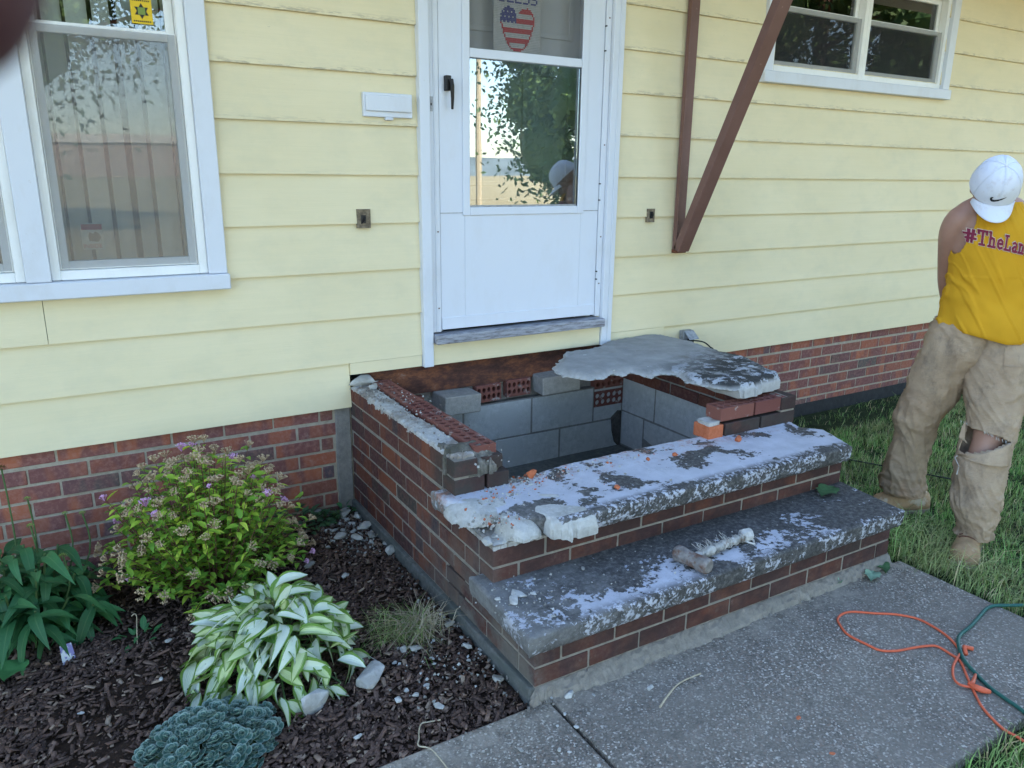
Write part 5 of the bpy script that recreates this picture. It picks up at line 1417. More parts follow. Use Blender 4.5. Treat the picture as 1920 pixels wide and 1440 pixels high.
for i in range(190):
    u = math.sqrt((i + .5) / 190); th = i * 2.39996
    top = sc_ + Vector((math.cos(th) * u * SRX, math.sin(th) * u * SRY, (SH * math.sqrt(max(0, 1 - .86 * u * u)) + r.uniform(-.05, .04)) * (1.0 if u < .99 else .9)))
    top.x += r.uniform(-.03, .03); top.z *= r.uniform(.9, 1.08)
    if u > .72: top.z = GZ + max(.03, (top.z - GZ) * r.uniform(.3, 1.15))
    b0 = sc_ + Vector((math.cos(th) * u * .07, math.sin(th) * u * .07, 0))
    mid = (b0 + top) / 2 + Vector((math.cos(th) * .03 * u, math.sin(th) * .03 * u, .03))
    pth = smoothpath([b0, mid, top], 4); st.tube(pth, [.0022 - .00013 * k for k in range(len(pth))], 4)
    d_ = (top - mid).normalized()
    nl = 18
    for k in range(nl):
        t = .22 + .78 * (k + r.random()) / nl
        p_ = b0.lerp(mid, t * 2) if t < .5 else mid.lerp(top, t * 2 - 1)
        leaves.append((p_, k * 2.4 + r.uniform(-.4, .4) + th, r.uniform(-.1, .9), r.uniform(.030, .054)))
    if r.random() < .85: heads.append((top + d_ * .012, d_))
cl = Vector(cam.location); fwd = Vector((.51, -.0, 0))
leaves.sort(key=lambda q: (q[0] - cl).length - q[3] * 6 - q[0].z * .4)
def bake(lst, mname, name, mat_i, parent, Wd=.42):
    base = leaf_mesh('leaf', 1, Wd, .6, .4, M[mat_i], 3, 2, 'lance')
    bv = np.array([v.co[:] for v in base.vertices]); bf = np.array([p.vertices[:] for p in base.polygons]); bu = np.zeros((len(bv), 2))
    for p in base.polygons:
        for li in p.loop_indices: bu[base.loops[li].vertex_index] = base.uv_layers[0].data[li].uv
    V, F, U = [], [], []
    for i, (p_, yw, pt, s_) in enumerate(lst):
        m = np.array(dirrot(yw, pt, 0).to_matrix()) * s_
        V.append(bv @ m.T + np.array(p_)); F.append(bf + len(bv) * i); U.append(bu)
    o = place(name, mesh(mname, np.concatenate(V), np.concatenate(F), M[mat_i], smooth=True, uv=np.concatenate(U)), parent); o['kind'] = 'stuff'; return o
for p_, yw, pt, s_ in leaves[:300]: place('leaf', r.choice(SM), spirea, p_, rot=dirrot(yw, pt, r.uniform(-.5, .5)), scale=s_)
bake(leaves[300:], 'foliage', 'foliage', 'spirea_far', spirea)
st.put('stem', M['twig'], spirea)['kind'] = 'stuff'
for i, (p_, d_) in enumerate(heads):
    pk = r.random() < .13
    ee = d_.to_track_quat('Z', 'Y').to_euler()
    o = place('flower_cluster', r.choice(CP if pk else CT), spirea, p_, rot=(ee.x + r.uniform(-.3, .3), ee.y, ee.z), scale=r.uniform(.7, 1.25))
    if pk: o['label'] = 'pink flower cluster'
# coneflower
cc = Vector((-0.76, -0.44, GZ))
cone = thing('coneflower', cc, 'dark green coneflower clump with drooping leaves at the left edge', 'coneflower')
KM = [leaf_mesh('leaf', 1, .30, d_, f_, M['cone'], 7, 4, 'lance', tw, .01, i) for i, (d_, f_, tw) in enumerate(((1.2, .35, .2), (1.7, .3, -.2), (.8, .4, .1), (2.1, .3, .3)))]
st = B()
def conestem(x, y, h, nl, tilt, lr=(.09, .15)):
    b0 = cc + Vector((x * .55, y * .55, 0)); top = cc + Vector((x, y, h))
    mid = (b0 + top) / 2 + Vector((0, 0, .02))
    st.tube(smoothpath([b0, mid, top], 3), .0035, 5)
    for k in range(nl):
        t = .22 + .78 * (k + .5) / nl; p_ = b0.lerp(top, t); yw = k * 2.3 + r.uniform(-.5, .5) + x * 9
        s_ = r.uniform(*lr) * (1.15 - .35 * t)
        place('leaf', r.choice(KM), cone, p_, rot=dirrot(yw, R(r.uniform(-5, 38)), r.uniform(-.4, .4)), scale=s_)
for i in range(27):
    u = math.sqrt((i + .5) / 27); th = i * 2.39996
    conestem(math.cos(th) * u * .24, math.sin(th) * u * .23, .37 - .22 * u * u + r.uniform(-.05, .03), 11, 0, (.11, .18))
# tall stems with heads
def head(x, y, z, s_, mat, lab):
    b = B(); rr_ = random.Random(int(x * 1000) % 97)
    for k in range(46):
        ph = math.acos(1 - (k + .5) / 46 * 1.1); th = k * 2.4
        d_ = Vector((math.sin(ph) * math.cos(th), math.sin(ph) * math.sin(th), math.cos(ph) * .75))
        b.add([d_ * s_ * .55 + Vector((-.12, 0, 0)) * s_, d_ * s_ * .55 + Vector((.06, .1, 0)) * s_, d_ * s_ * .55 + Vector((.06, -.1, 0)) * s_, d_ * s_], [(0, 1, 3), (1, 2, 3), (2, 0, 3)])
    o = place('flower_head', mesh('flower_head', b.v, b.f, mat), cone, (x, y, z)); o['label'] = lab
for x, y, z, s_, mt, lab in ((-0.762, -0.30, 0.505, .020, 'fl_seed', 'dark dried seed head on a tall stem'), (-0.705, -0.28, 0.375, .014, 'fl_green', 'small closed green bud'), (-0.548, -0.34, 0.31, .014, 'fl_green', 'yellow green opening bud'), (-0.62, -0.50, 0.235, .018, 'fl_green', 'spiky green bud'), (-0.70, -0.42, 0.33, .016, 'fl_green', 'spiky green bud'), (-0.60, -0.34, 0.32, .013, 'fl_green', 'small green bud')):
    st.tube(smoothpath([(x * .5 + cc.x * .5 - .01, y * .6 + cc.y * .4, GZ), (x + .004, y, z * .5), (x, y, z)], 4), .0030, 5); head(x, y, z, s_, M[mt], lab)
st.put('stem', M['stem'], cone)['kind'] = 'stuff'
# sedum
sd_ = Vector((-0.318, -1.315, GZ))
sed = thing('sedum', sd_, 'low blue green sedum of round leaf rosettes at the bottom of the bed', 'sedum')
def rosette(seed):
    r = random.Random(seed); b = B(); uvs = []
    vs, fs, uv = [], [], []
    for tier, (nn, rad, z, s_, tl) in enumerate(((5, .0150, 0, .0110, .15), (5, .0110, .006, .0098, .5), (4, .0060, .0115, .0075, .9), (3, .0022, .0145, .0045, 1.2))):
        for k in range(nn):
            a = k * 6.283 / nn + tier * .7 + r.uniform(-.15, .15)
            m = Matrix.Rotation(a, 3, 'Z') @ Matrix.Rotation(-tl, 3, 'Y')
            i0 = len(vs); vs.append(m @ Vector((rad, 0, 0)) + Vector((0, 0, z - .001))); uv.append((0, 0))
            for j in range(9):
                q_ = j * 6.283 / 9; vs.append(m @ Vector((rad + s_ * math.cos(q_), s_ * 1.08 * math.sin(q_), .002)) + Vector((0, 0, z))); uv.append((0, 1))
            fs += [(i0, i0 + 1 + j, i0 + 1 + (j + 1) % 9) for j in range(9)]
    return mesh('rosette', vs, fs, M['sedum'], uv=uv)
RM = [rosette(i) for i in range(4)]
st = B(); cnt = 0
for i in range(210):
    u = math.sqrt((i + .5) / 210); th = i * 2.39996 + r.uniform(-.15, .15)
    x, y = math.cos(th) * u * .178, math.sin(th) * u * .150
    z = .075 * (1 - u * u) + .018 + r.uniform(-.010, .014)
    p_ = sd_ + Vector((x, y, z)); st.tube([sd_ + Vector((x * .6, y * .6, 0)), p_], .002, 4)
    place('rosette', r.choice(RM), sed, p_, rot=(r.uniform(-.35, .35) - y * 2.4, r.uniform(-.35, .35) + x * 2.4, r.uniform(0, 6)), scale=r.uniform(.62, 1.15))
st.put('stem', M['stem'], sed)['kind'] = 'stuff'
# low weeds near the corner and small seedlings
def weed(name, c, n_, rad, L, label, mat='weed', h=.06, cat='weed'):
    t = thing(name, c, label, cat); mm = [leaf_mesh('leaf', 1, .42, d_, .3, M[mat], 4, 2, 'round') for d_ in (.3, .9)]
    for i in range(n_):
        u = math.sqrt((i + .5) / n_); th = i * 2.4
        s_ = L * r.uniform(.7, 1.2)
        place('leaf', r.choice(mm), t, Vector(c) + Vector((math.cos(th) * u * rad, math.sin(th) * u * rad * .7, h * (1 - u) + r.uniform(.0, .02))), rot=dirrot(th + r.uniform(-.8, .8), R(r.uniform(10, 60)) , r.uniform(-.3, .3)), scale=s_)
    return t
weed('low_weed', (0.250, 0.010 - .07, GZ), 85, .17, .060, 'dark green low leafy weeds against the foundation near the corner')
weed('low_weed', (0.385, -0.085, GZ), 26, .055, .055, 'pale green rosette weed beside the grey chunk', 'weed', .04)
weed('low_weed', (-0.435, -0.655, GZ), 12, .06, .045, 'sparse dark seedling on the mulch between coneflower and hosta', 'cone', .03)
weed('low_weed', (0.490, 0.02 - .06, GZ), 14, .05, .045, 'few dark leaves at the base of the grey mortar corner', 'cone', .04)
o = B().tube(smoothpath([(-0.445, -0.69, GZ), (-0.440, -0.685, -.0), (-0.435, -0.68, .05), (-0.44, -0.68, .062), (-0.450, -0.68, .056)], 4), .0016, 4).put('curled_sprout', M['straw']); props(o, 'thin pale curled sprout standing on the mulch', 'sprout')
tg = B(); tg.add([(-0.660, -0.690, GZ + .006), (-0.622, -0.670, GZ + .006), (-0.630, -0.65, .0), (-0.662, -0.665, .005)], [(0, 1, 2, 3)]); me = tg.me('plant_tag', M['tag'])
o = place('plant_tag', me); md = o.modifiers.new('thick', 'SOLIDIFY'); md.thickness = .0012; props(o, 'white plastic plant tag half under the coneflower leaves', 'plant tag')
weed('clover_seedling', (0.60 - .02, -0.62, GZ), 5, .02, .015, 'tiny green seedlings at the wall foot', 'weed', .015)

# ------------------------------------------------------------ things behind the viewer that the panes reflect
def tree(x, y, h, cr, cz, seed, label, nleaf=3800, ls=.16):
    rr_ = random.Random(seed); t = thing('leafy_tree', (x, y, 0), label, 'tree')
    q = B(); q.tube([(x, y, -.1), (x + .1, y, h * .3), (x, y + .1, h * .8)], [.22, .16, .05], 8)
    for k in range(9):
        a = k * 2.4; z0 = h * (.25 + .06 * k); q.tube([(x, y, z0), (x + math.cos(a) * cr * .4, y + math.sin(a) * cr * .4, z0 + cr * .25), (x + math.cos(a) * cr * .8, y + math.sin(a) * cr * .8, z0 + cr * .4)], [.07, .04, .015], 5)
    q.put('trunk', M['twig'], t)
    g = np.random.default_rng(seed); nc = 46
    C_ = g.normal(0, 1, (nc, 3)); C_ /= np.linalg.norm(C_, axis=1)[:, None]; C_ *= g.uniform(.35, 1, (nc, 1)) ** .5
    C_ = C_ * np.array([cr, cr, (h - cz) * .5]) + np.array([x, y, (h + cz) / 2])
    Pn = C_[g.integers(0, nc, nleaf)] + g.normal(0, cr * .15, (nleaf, 3))
    q = B()
    for c_ in C_:
        rr2 = cr * rr_.uniform(.13, .21); n1, n2 = 6, 8; k0 = []
        for i in range(n1 + 1):
            for j in range(n2):
                e = rr2 * rr_.uniform(.75, 1.15); k0.append((c_[0] + e * math.sin(math.pi * i / n1) * math.cos(6.283 * j / n2), c_[1] + e * math.sin(math.pi * i / n1) * math.sin(6.283 * j / n2), c_[2] + e * math.cos(math.pi * i / n1)))
        q.add(k0, [(i * n2 + j, (i + 1) * n2 + j, (i + 1) * n2 + (j + 1) % n2, i * n2 + (j + 1) % n2) for i in range(n1) for j in range(n2)])
    q.put('leaf_mass', M['treeleaf'], t)['kind'] = 'stuff'
    a, b2 = g.normal(0, 1, (nleaf, 3)), g.normal(0, 1, (nleaf, 3))
    a /= np.linalg.norm(a, axis=1)[:, None]; b2 = np.cross(a, b2); b2 /= np.linalg.norm(b2, axis=1)[:, None]
    V = np.stack([Pn - a * ls, Pn + b2 * ls * .5, Pn + a * ls, Pn - b2 * ls * .5], 1).reshape(-1, 3)
    F = np.arange(4 * nleaf).reshape(-1, 4)
    o = place('crown', mesh('crown', V, F, M['treeleaf']), t); o['kind'] = 'stuff'
n = N('tree_leaves', .6, .3); n.col(n.ramp(n.geo('Random Per Island'), [(0, (.05, .10, .03)), (1, (.11, .17, .05))])); M['treeleaf'] = n.m
tree(12.8, -13.2, 11, 3.6, -1.6, 3, 'bushy green tree mirrored in the storm door glass', 60000, .08)
tree(-1.8, -16.5, 11, 6.0, 3.3, 4, 'big dark tree mirrored in the top of the left window', 60000, .085)
tree(14.5, -9.0, 9.5, 4.5, 2.0, 6, 'leafy tree mirrored in the high right window', 30000, .09)
pole = thing('utility_pole', (17.3, -30, 0), 'wooden utility pole mirrored in the storm door glass', 'pole')
B().tube([(17.3, -30, -.1), (17.3, -30, 9)], [.16, .11], 8).put('post', M['straw'], pole); B().box(16.2, 18.4, -30.16, -30.04, 7.3, 7.42).put('crossarm', M['straw'], pole)
wh = thing('warehouse', (12, -150, 0), 'low tan warehouse far across the field, mirrored in the left window', 'building')
B().box(-25, 48, -170, -150, -.1, 5.6).put('wall', simple('tan_metal_wall', (.36, .27, .22), .8, .1, 1, 0), wh); B().box(-25.5, 48.5, -170.5, -149.5, 5.61, 7.0).put('roof', simple('pale_roof', (.6, .55, .5), .8, .1, 1, 0), wh)
# ------------------------------------------------------------ the worker
FV = Vector((.509, .861, 0)).normalized(); RV = Vector((FV.y, -FV.x, 0)); C0v = Vector((-0.5189, -3.2334, 0))
def vf(l, d, z): return C0v + RV * l + FV * d + Vector((0, 0, z))
n = N('skin', .5, .4)
n.col(n.mix(n.noise(n.geo(), 14, 4), (0.30, 0.155, 0.105), (0.42, 0.235, 0.165))); n.b.inputs['Subsurface Weight'].default_value = .08; n.b.inputs['Subsurface Radius'].default_value = (.02, .008, .005); n.bump(n.noise(n.geo(), 120, 4), .12, .003); M['skin'] = n.m
n = N('yellow_jersey', .85, .15)
n.col(n.mix(n.ramp(n.noise(n.geo(), 6, 5, .6), [(.4, 0.0), (.8, .4)]), (0.60, 0.31, 0.018), (0.42, 0.21, 0.014))); n.bump(n.noise(n.geo(), 500, 2), .1, .001); M['shirt'] = n.m
n = N('tan_work_canvas', .9, .1)
p = n.geo()
c = n.ramp(n.noise(p, 4.5, 5, .65), [(.3, (0.288, 0.199, 0.131)), (.55, (0.425, 0.310, 0.210)), (.75, (0.525, 0.392, 0.263))])
c = n.mix(n.ramp(n.noise(n.vec(p, (1, 1, .6)), 11, 6, .72), [(.52, 0.0), (.72, .7)]), c, (0.156, 0.123, 0.095))
c = n.mix(n.ramp(n.noise(n.vec(p, (1, 1, .3)), 8, 3, .6), [(.6, 0.0), (.8, .5)]), c, (0.375, 0.187, 0.095))
n.col(c); n.bump(n.math('ADD', n.noise(p, 400, 2), n.math('MULTIPLY', n.noise(n.vec(p, (1, 1, 2.2)), 22, 4, .6, .8), 2.0)), .5, .009); M['pants'] = n.m
M['boot'] = simple('dusty_tan_boot_leather', (.34, .22, .12), .85, .2, 30, .3, c2=(.42, .35, .26))
M['sole'] = simple('pale_boot_sole', (.25, .20, .15), .9, .2, 40, .3)
n = N('white_cap_cloth', .85, .15); n.col(n.mix(n.ramp(n.noise(n.geo(), 28, 5, .7), [(.56, 0.0), (.78, .55)]), (.68, .69, .74), (.42, .34, .30))); n.bump(n.noise(n.geo(), 300, 2), .1, .001); M['cap'] = n.m
M['hair'] = simple('dark_brown_hair', (.035, .022, .016), .7, .3, 90, .5)
M['maroon'] = simple('maroon_print', (.20, .02, .05), .8, .15, 80, 0)
M['printwhite'] = simple('cream_print_outline', (.62, .52, .42), .8, .05, 80, 0)
pw = vf(1.98, 3.2, -.07)
man = thing('person', pw, 'worker in white cap, yellow sleeveless shirt and torn tan pants looking down on grass', 'person')

def interp(rings, k):
    out = []
    for i in range(len(rings) - 1):
        p0, p1, p2, p3 = (np.array(rings[j]) for j in (max(i - 1, 0), i, i + 1, min(i + 2, len(rings) - 1)))
        for j in range(k):
            t = j / k; out.append(.5 * ((2 * p1) + (-p0 + p2) * t + (2 * p0 - 5 * p1 + 4 * p2 - p3) * t * t + (-p0 + 3 * p1 - 3 * p2 + p3) * t ** 3))
    return out + [np.array(rings[-1])]
def loft(rings, k=8, n_=56, disp=None, ex=1.0):
    """rings (lat, dep, z, half width, half depth), open tube"""
    rs = interp(rings, k); V = []
    for q in rs:
        for j in range(n_):
            a = 2 * math.pi * j / n_; ca, sa = math.cos(a), math.sin(a)
            ca2 = math.copysign(abs(ca) ** ex, ca); sa2 = math.copysign(abs(sa) ** ex, sa)
            l, d_, z = q[0] + q[3] * ca2, q[1] - q[4] * sa2, q[2]
            if disp:
                e = disp(a, z, l, d_); l += e[0] * ca; d_ -= e[0] * sa; z += e[1] if len(e) > 1 else 0
            V.append((l, d_, z))
    F = [(i * n_ + j, (i + 1) * n_ + j, (i + 1) * n_ + (j + 1) % n_, i * n_ + (j + 1) % n_) for i in range(len(rs) - 1) for j in range(n_)]
    return V, F
def closedtube(b, pts, rad, n_=14):
    b.tube([vf(*q) for q in pts], rad, n_)
# body: one continuous surface from overlapping forms, fused by voxel remesh
b = B()
def cap_loft(rings, **k):
    V, F = loft(rings, **k); n_ = k.get('n_', 56); L = len(V)
    V.append(tuple(np.mean(V[:n_], 0))); V.append(tuple(np.mean(V[L - n_:L], 0)))
    F += [(L, j, (j + 1) % n_) for j in range(n_)] + [(L + 1, L - n_ + (j + 1) % n_, L - n_ + j) for j in range(n_)]
    b.add([vf(*q) for q in V], F)
cap_loft([(2.04, 3.24, .76, .12, .08), (2.035, 3.24, .86, .150, .10), (2.02, 3.24, 1.0, .135, .095), (2.0, 3.23, 1.15, .145, .10), (1.995, 3.22, 1.27, .150, .10), (1.99, 3.215, 1.345, .125, .075), (1.985, 3.205, 1.395, .07, .055)], n_=32)
def limb(pts, rad):
    b.tube([vf(*q) for q in smoothv(pts)], smoothr(rad), 16)
def smoothv(p): return [tuple(q) for q in interp([np.array(a, float) for a in p], 4)]
def smoothr(r_): return [float(q[0]) for q in interp([np.array([a], float) for a in r_], 4)]
# neck
limb([(1.985, 3.23, 1.33), (1.965, 3.20, 1.39), (1.94, 3.165, 1.44)], [.062, .056, .055])
limb([(1.955, 3.205, 1.40), (1.91, 3.215, 1.375), (1.87, 3.228, 1.345)], [.038, .042, .046])
limb([(2.01, 3.205, 1.39), (2.07, 3.215, 1.362), (2.12, 3.228, 1.325)], [.038, .042, .046])
# arms: both hang back, forearms behind the waist
limb([(1.95, 3.22, 1.325), (1.893, 3.225, 1.338), (1.856, 3.238, 1.312), (1.848, 3.255, 1.26), (1.862, 3.28, 1.20), (1.895, 3.33, 1.10), (1.92, 3.36, 1.03), (1.97, 3.40, .94), (2.01, 3.41, .88)], [.044, .052, .056, .054, .049, .042, .038, .034, .026])
limb([(2.05, 3.22, 1.31), (2.11, 3.225, 1.315), (2.150, 3.238, 1.29), (2.170, 3.245, 1.24), (2.19, 3.25, 1.18), (2.215, 3.29, 1.08), (2.228, 3.28, 1.02), (2.240, 3.24, .90), (2.238, 3.205, .80)], [.044, .052, .056, .054, .049, .042, .040, .034, .026])
def hand(wr, dr, side, palmn):
    """wr wrist, dr pointing direction, side across the palm, in the view frame"""
    wr, dr, side, palmn = (Vector(q) for q in (wr, dr, side, palmn)); dr.normalize(); side.normalize(); palmn.normalize()
    T = lambda q: tuple(q)
    for k, s_ in enumerate((-.026, -.009, .009, .026)):   # palm as overlapping rays
        b.tube([vf(*T(wr + side * s_ * .5)), vf(*T(wr + dr * .04 + side * s_ * .9)), vf(*T(wr + dr * .085 + side * s_))], [.014, .015, .0125], 10)
    for k, (s_, L) in enumerate(((-.029, .060), (-.010, .075), (.010, .080), (.029, .072))):
        k0 = wr + dr * .082 + side * s_
        k1 = k0 + dr * L * .45 + palmn * L * .10; k2 = k1 + dr * L * .25 + palmn * L * .25; k3 = k2 + dr * L * .06 + palmn * L * .30
        b.tube([vf(*T(q)) for q in (k0, k1, k2, k3)], [.0098, .0088, .0082, .0065], 10)
    t0 = wr + dr * .025 + side * .024; t1 = t0 + side * .026 + dr * .024 + palmn * .010; t2 = t1 + side * .006 + dr * .030 + palmn * .012; t3 = t2 + dr * .022
    b.tube([vf(*T(q)) for q in (t0, t1, t2, t3)], [.014, .012, .0105, .008], 10)
hand((2.238, 3.205, .80), (-.10, -.12, -1), (-.25, -1, 0), (-1, .2, 0))
hand((2.01, 3.41, .88), (1, .05, -.5), (.4, 0, 1), (0, -1, 0))
# legs
limb([(1.97, 3.24, .84), (1.915, 3.27, .62), (1.865, 3.32, .42), (1.87, 3.36, .26), (1.89, 3.41, .06)], [.095, .080, .058, .055, .042])
limb([(2.09, 3.20, .84), (2.07, 3.13, .62), (2.025, 3.055, .42), (1.985, 3.03, .26), (1.99, 3.00, .04)], [.095, .080, .060, .055, .042])
# head
HC = Vector(vf(1.915, 3.135, 1.452))
HB = Matrix((RV, FV, Vector((0, 0, 1)))).transposed() @ Matrix.Rotation(R(-20), 3, 'Z') @ Matrix.Rotation(R(50), 3, 'X') @ Matrix.Rotation(R(4), 3, 'Y')
def hp_(x, y, z): return HC + HB @ Vector((x, y, z))
def ell(c, rx, ry, rz, n1=14, n2=18):
    vs = [hp_(c[0] + rx * math.sin(math.pi * i / n1) * math.cos(2 * math.pi * j / n2), c[1] + ry * math.sin(math.pi * i / n1) * math.sin(2 * math.pi * j / n2), c[2] + rz * math.cos(math.pi * i / n1)) for i in range(n1 + 1) for j in range(n2)]
    b.add(vs, [(i * n2 + j, (i + 1) * n2 + j, (i + 1) * n2 + (j + 1) % n2, i * n2 + (j + 1) % n2) for i in range(n1) for j in range(n2)])
ell((0, 0, .005), .076, .096, .098)           # skull
ell((0, -.030, -.070), .056, .062, .062)       # jaw
ell((0, -.072, -.108), .024, .020, .018)       # chin
ell((0, -.104, -.045), .012, .016, .024)       # nose
for sx in (-1, 1):
    ell((sx * .034, -.078, -.012), .018, .012, .010)   # brow
    ell((sx * .040, -.070, -.055), .022, .018, .018)   # cheek
    ell((sx * .078 if sx > 0 else -.070, .010, -.030), .008, .018, .030)    # ear
ell((0, -.088, -.080), .022, .009, .006); ell((0, -.087, -.091), .019, .009, .006)
me = mesh('person_body', b.v, b.f, M['skin'])
body = place('body', me, man)
rm = body.modifiers.new('fuse', 'REMESH'); rm.mode = 'VOXEL'; rm.voxel_size = .0065; rm.use_smooth_shade = True
sm_ = body.modifiers.new('smooth', 'CORRECTIVE_SMOOTH') if False else body.modifiers.new('smooth', 'SMOOTH'); sm_.factor = .6; sm_.iterations = 14
# hair at the nape and temples
q = B(); rr_ = random.Random(2)
for i in range(900):
    a = rr_.uniform(-.35, math.pi + .35); zz = rr_.uniform(-.065, .03)
    x, y = .080 * math.cos(a), .014 + .092 * math.sin(a)
    if y < -.02 or x < .035: continue
    p0 = hp_(x, y, zz); p1 = hp_(x * 1.05, y * 1.05 + .004, zz - .022); p2 = hp_(x * 1.03, y * 1.04, zz - .034)
    q.tube([p0, p1, p2], [.0022, .0016, .0006], 3, cap=False)
q.put('hair', M['hair'], man)
# cap
CR = (.089, .110, .108)
def crown(u, v, e=0.0):
    """u angle round from the front, v 0 rim .. 1 top"""
    a = u - math.pi / 2; h = math.sin(v * math.pi / 2); w_ = math.cos(v * math.pi / 2)
    w_ = w_ ** .72
    return hp_((CR[0] + e) * w_ * math.cos(a), (CR[1] + e) * w_ * math.sin(a) + .004, (CR[2] + e) * h + .010 - .030 * (1 - h) * (.5 - .5 * math.cos(u)) )
b2 = B(); nu, nv = 60, 16; vs = []
for i in range(nv + 1):
    for j in range(nu):
        u = 2 * math.pi * j / nu; seam = min(abs(((u / (math.pi / 3)) % 1)), 1 - ((u / (math.pi / 3)) % 1))
        vs.append(crown(u, i / nv * .985, -.0016 * math.exp(-(seam * 18) ** 2) + .0018 * noise.noise(Vector((u * 3, i * .4, 3)))))
fs = [(i * nu + j, i * nu + (j + 1) % nu, (i + 1) * nu + (j + 1) % nu, (i + 1) * nu + j) for i in range(nv) for j in range(nu)] + [tuple(nv * nu + j for j in range(nu))]
cap_ = place('cap', mesh('cap', vs, fs, M['cap'], smooth=True), man)
b2 = B(); b2.tube([crown(0, .997, .0), crown(0, .998, .006)], [.007, .004], 8); b2.put('button', M['cap'], cap_)
for k in range(3):   # raised seams
    q = B(); q.tube([crown(math.pi / 6 + k * math.pi / 3 if False else k * math.pi / 3, v, .0012) for v in [i / 12 * .98 for i in range(13)]], .0009, 4)
    q.tube([crown(math.pi + k * math.pi / 3, v, .0012) for v in [i / 12 * .98 for i in range(13)]], .0009, 4); q.put('seam', M['cap'], cap_)
vs = []; NB, MB = 24, 10
for j in range(NB + 1):
    s_ = j / NB * 2 - 1; a = s_ * R(56)
    for i in range(MB + 1):
        t = i / MB
        x0, y0 = .0885 * math.sin(a), .004 - .108 * math.cos(a)
        ln = .074 * (1 - abs(s_) ** 2.4)
        x = x0 * (1 + .02 * t); y = y0 - ln * t
        vs.append(hp_(x, y, .010 - .022 * abs(s_) ** 2 - .010 * t - .012 * t * s_ * s_))
fs = [(j * (MB + 1) + i, (j + 1) * (MB + 1) + i, (j + 1) * (MB + 1) + i + 1, j * (MB + 1) + i + 1) for j in range(NB) for i in range(MB)]
o = place('brim', mesh('brim', vs, fs, M['cap'], smooth=True), man); md = o.modifiers.new('t', 'SOLIDIFY'); md.thickness = .003
q = B(); q.tube([hp_(.086 * math.sin(a), .003 - .109 * math.cos(a), .012 - .022 * (a / R(56)) ** 2) for a in [R(56) * k / 14 for k in range(-14, 15)]], .0014, 5); q.put('brim_seam', M['cap'], man)
# check-mark emblem on the cap front
swp = [(-.033, .004), (-.030, -.006), (-.022, -.0115), (-.012, -.0105), (.002, -.005), (.018, .004), (.034, .0145), (.015, .0085), (.0, .003), (-.012, -.001), (-.020, -.002), (-.024, .001), (-.0235, .0065), (-.021, .011), (-.028, .0095)]
vv = []
for e in (.0022, .0010):
    for x, y in swp:
        vv.append(crown((x - .006) / .105, .20 + y / .118 * .62 , e))
L = len(swp)
from mathutils.geometry import tessellate_polygon
tri = tessellate_polygon([[Vector((x, y, 0)) for x, y in swp]])
b2 = B(); b2.add(vv, [tuple(t) for t in tri] + [(i, (i + 1) % L, L + (i + 1) % L, L + i) for i in range(L)]); b2.put('cap_emblem', M['black'], cap_)
# shirt
def shirt_disp(a, z, l=0, d_=0):
    f1 = noise.noise(Vector((math.cos(a) * 1.6 + z * 3.0, math.sin(a) * 1.6, z * 9)))
    f2 = noise.noise(Vector((math.cos(a) * 3.5, math.sin(a) * 3.5 + z * 6, z * 20 + 4)))
    k = 1.0 if z < 1.1 else .45
    cr = max(0, 1 - abs(noise.noise(Vector((math.cos(a) * 1.3 + z * 4, math.sin(a) * 1.3, z * 13 + math.cos(a) * 5)))) * 7)
    return ((.009 * f1 + .004 * f2 + .008 * cr) * k, 0)
SR = [(2.035, 3.215, .828, .185, .150), (2.035, 3.215, .845, .192, .155), (2.030, 3.215, .90, .186, .150), (2.018, 3.215, 1.0, .166, .138), (2.005, 3.212, 1.10, .158, .134), (1.995, 3.208, 1.20, .158, .132), (1.990, 3.203, 1.28, .142, .122), (1.988, 3.20, 1.325, .120, .104), (1.985, 3.20, 1.365, .098, .082), (1.982, 3.198, 1.392, .078, .068)]
V, F = loft(SR, 20, 210, shirt_disp)
sh = []
for f in F:
    l, d_, z = np.mean([V[i] for i in f], 0)
    cx = np.interp(z, [q[2] for q in SR], [q[0] for q in SR]); w_ = np.interp(z, [q[2] for q in SR], [q[3] for q in SR])
    u = (l - cx) / w_
    arm = (u < 0 and z > 1.17 and l < 1.836 + (z - 1.17) * .27) or (u > 0 and ((z > 1.2 and l > 2.15 - (z - 1.2) * .5) or ((l - 2.150) / .035) ** 2 + ((z - 1.10) / .09) ** 2 < 1)) or (z > 1.16 and d_ > 3.27 and abs(u) > .8)
    neck = z > 1.345 + .06 * abs(u) and d_ < 3.2 and False
    if not (arm or neck): sh.append(f)
V = [(l, d_, z - (.03 * max(0, -(l - 2.03)) if False else 0) + (.045 * max(0, (2.03 - l)) / .19 if z < .90 else .045 * max(0, (2.03 - l)) / .19 * max(0, 1 - (z - .90) / .2))) for l, d_, z in V]
o = place('shirt', mesh('shirt', [vf(*q) for q in V], sh, M['shirt'], smooth=True), man); md = o.modifiers.new('t', 'SOLIDIFY'); md.thickness = .003; md.offset = 1
def shirt_pt(l, z, off):
    q = [np.interp(z, [s[2] for s in SR], [s[i] for s in SR]) for i in range(5)]
    u = max(-1, min(1, (l - q[0]) / q[3])); a = math.acos(u); e = shirt_disp(a, z)[0]
    return vf(q[0] + (q[3] + e + off) * u, q[1] - (q[4] + e + off) * math.sin(a), z)
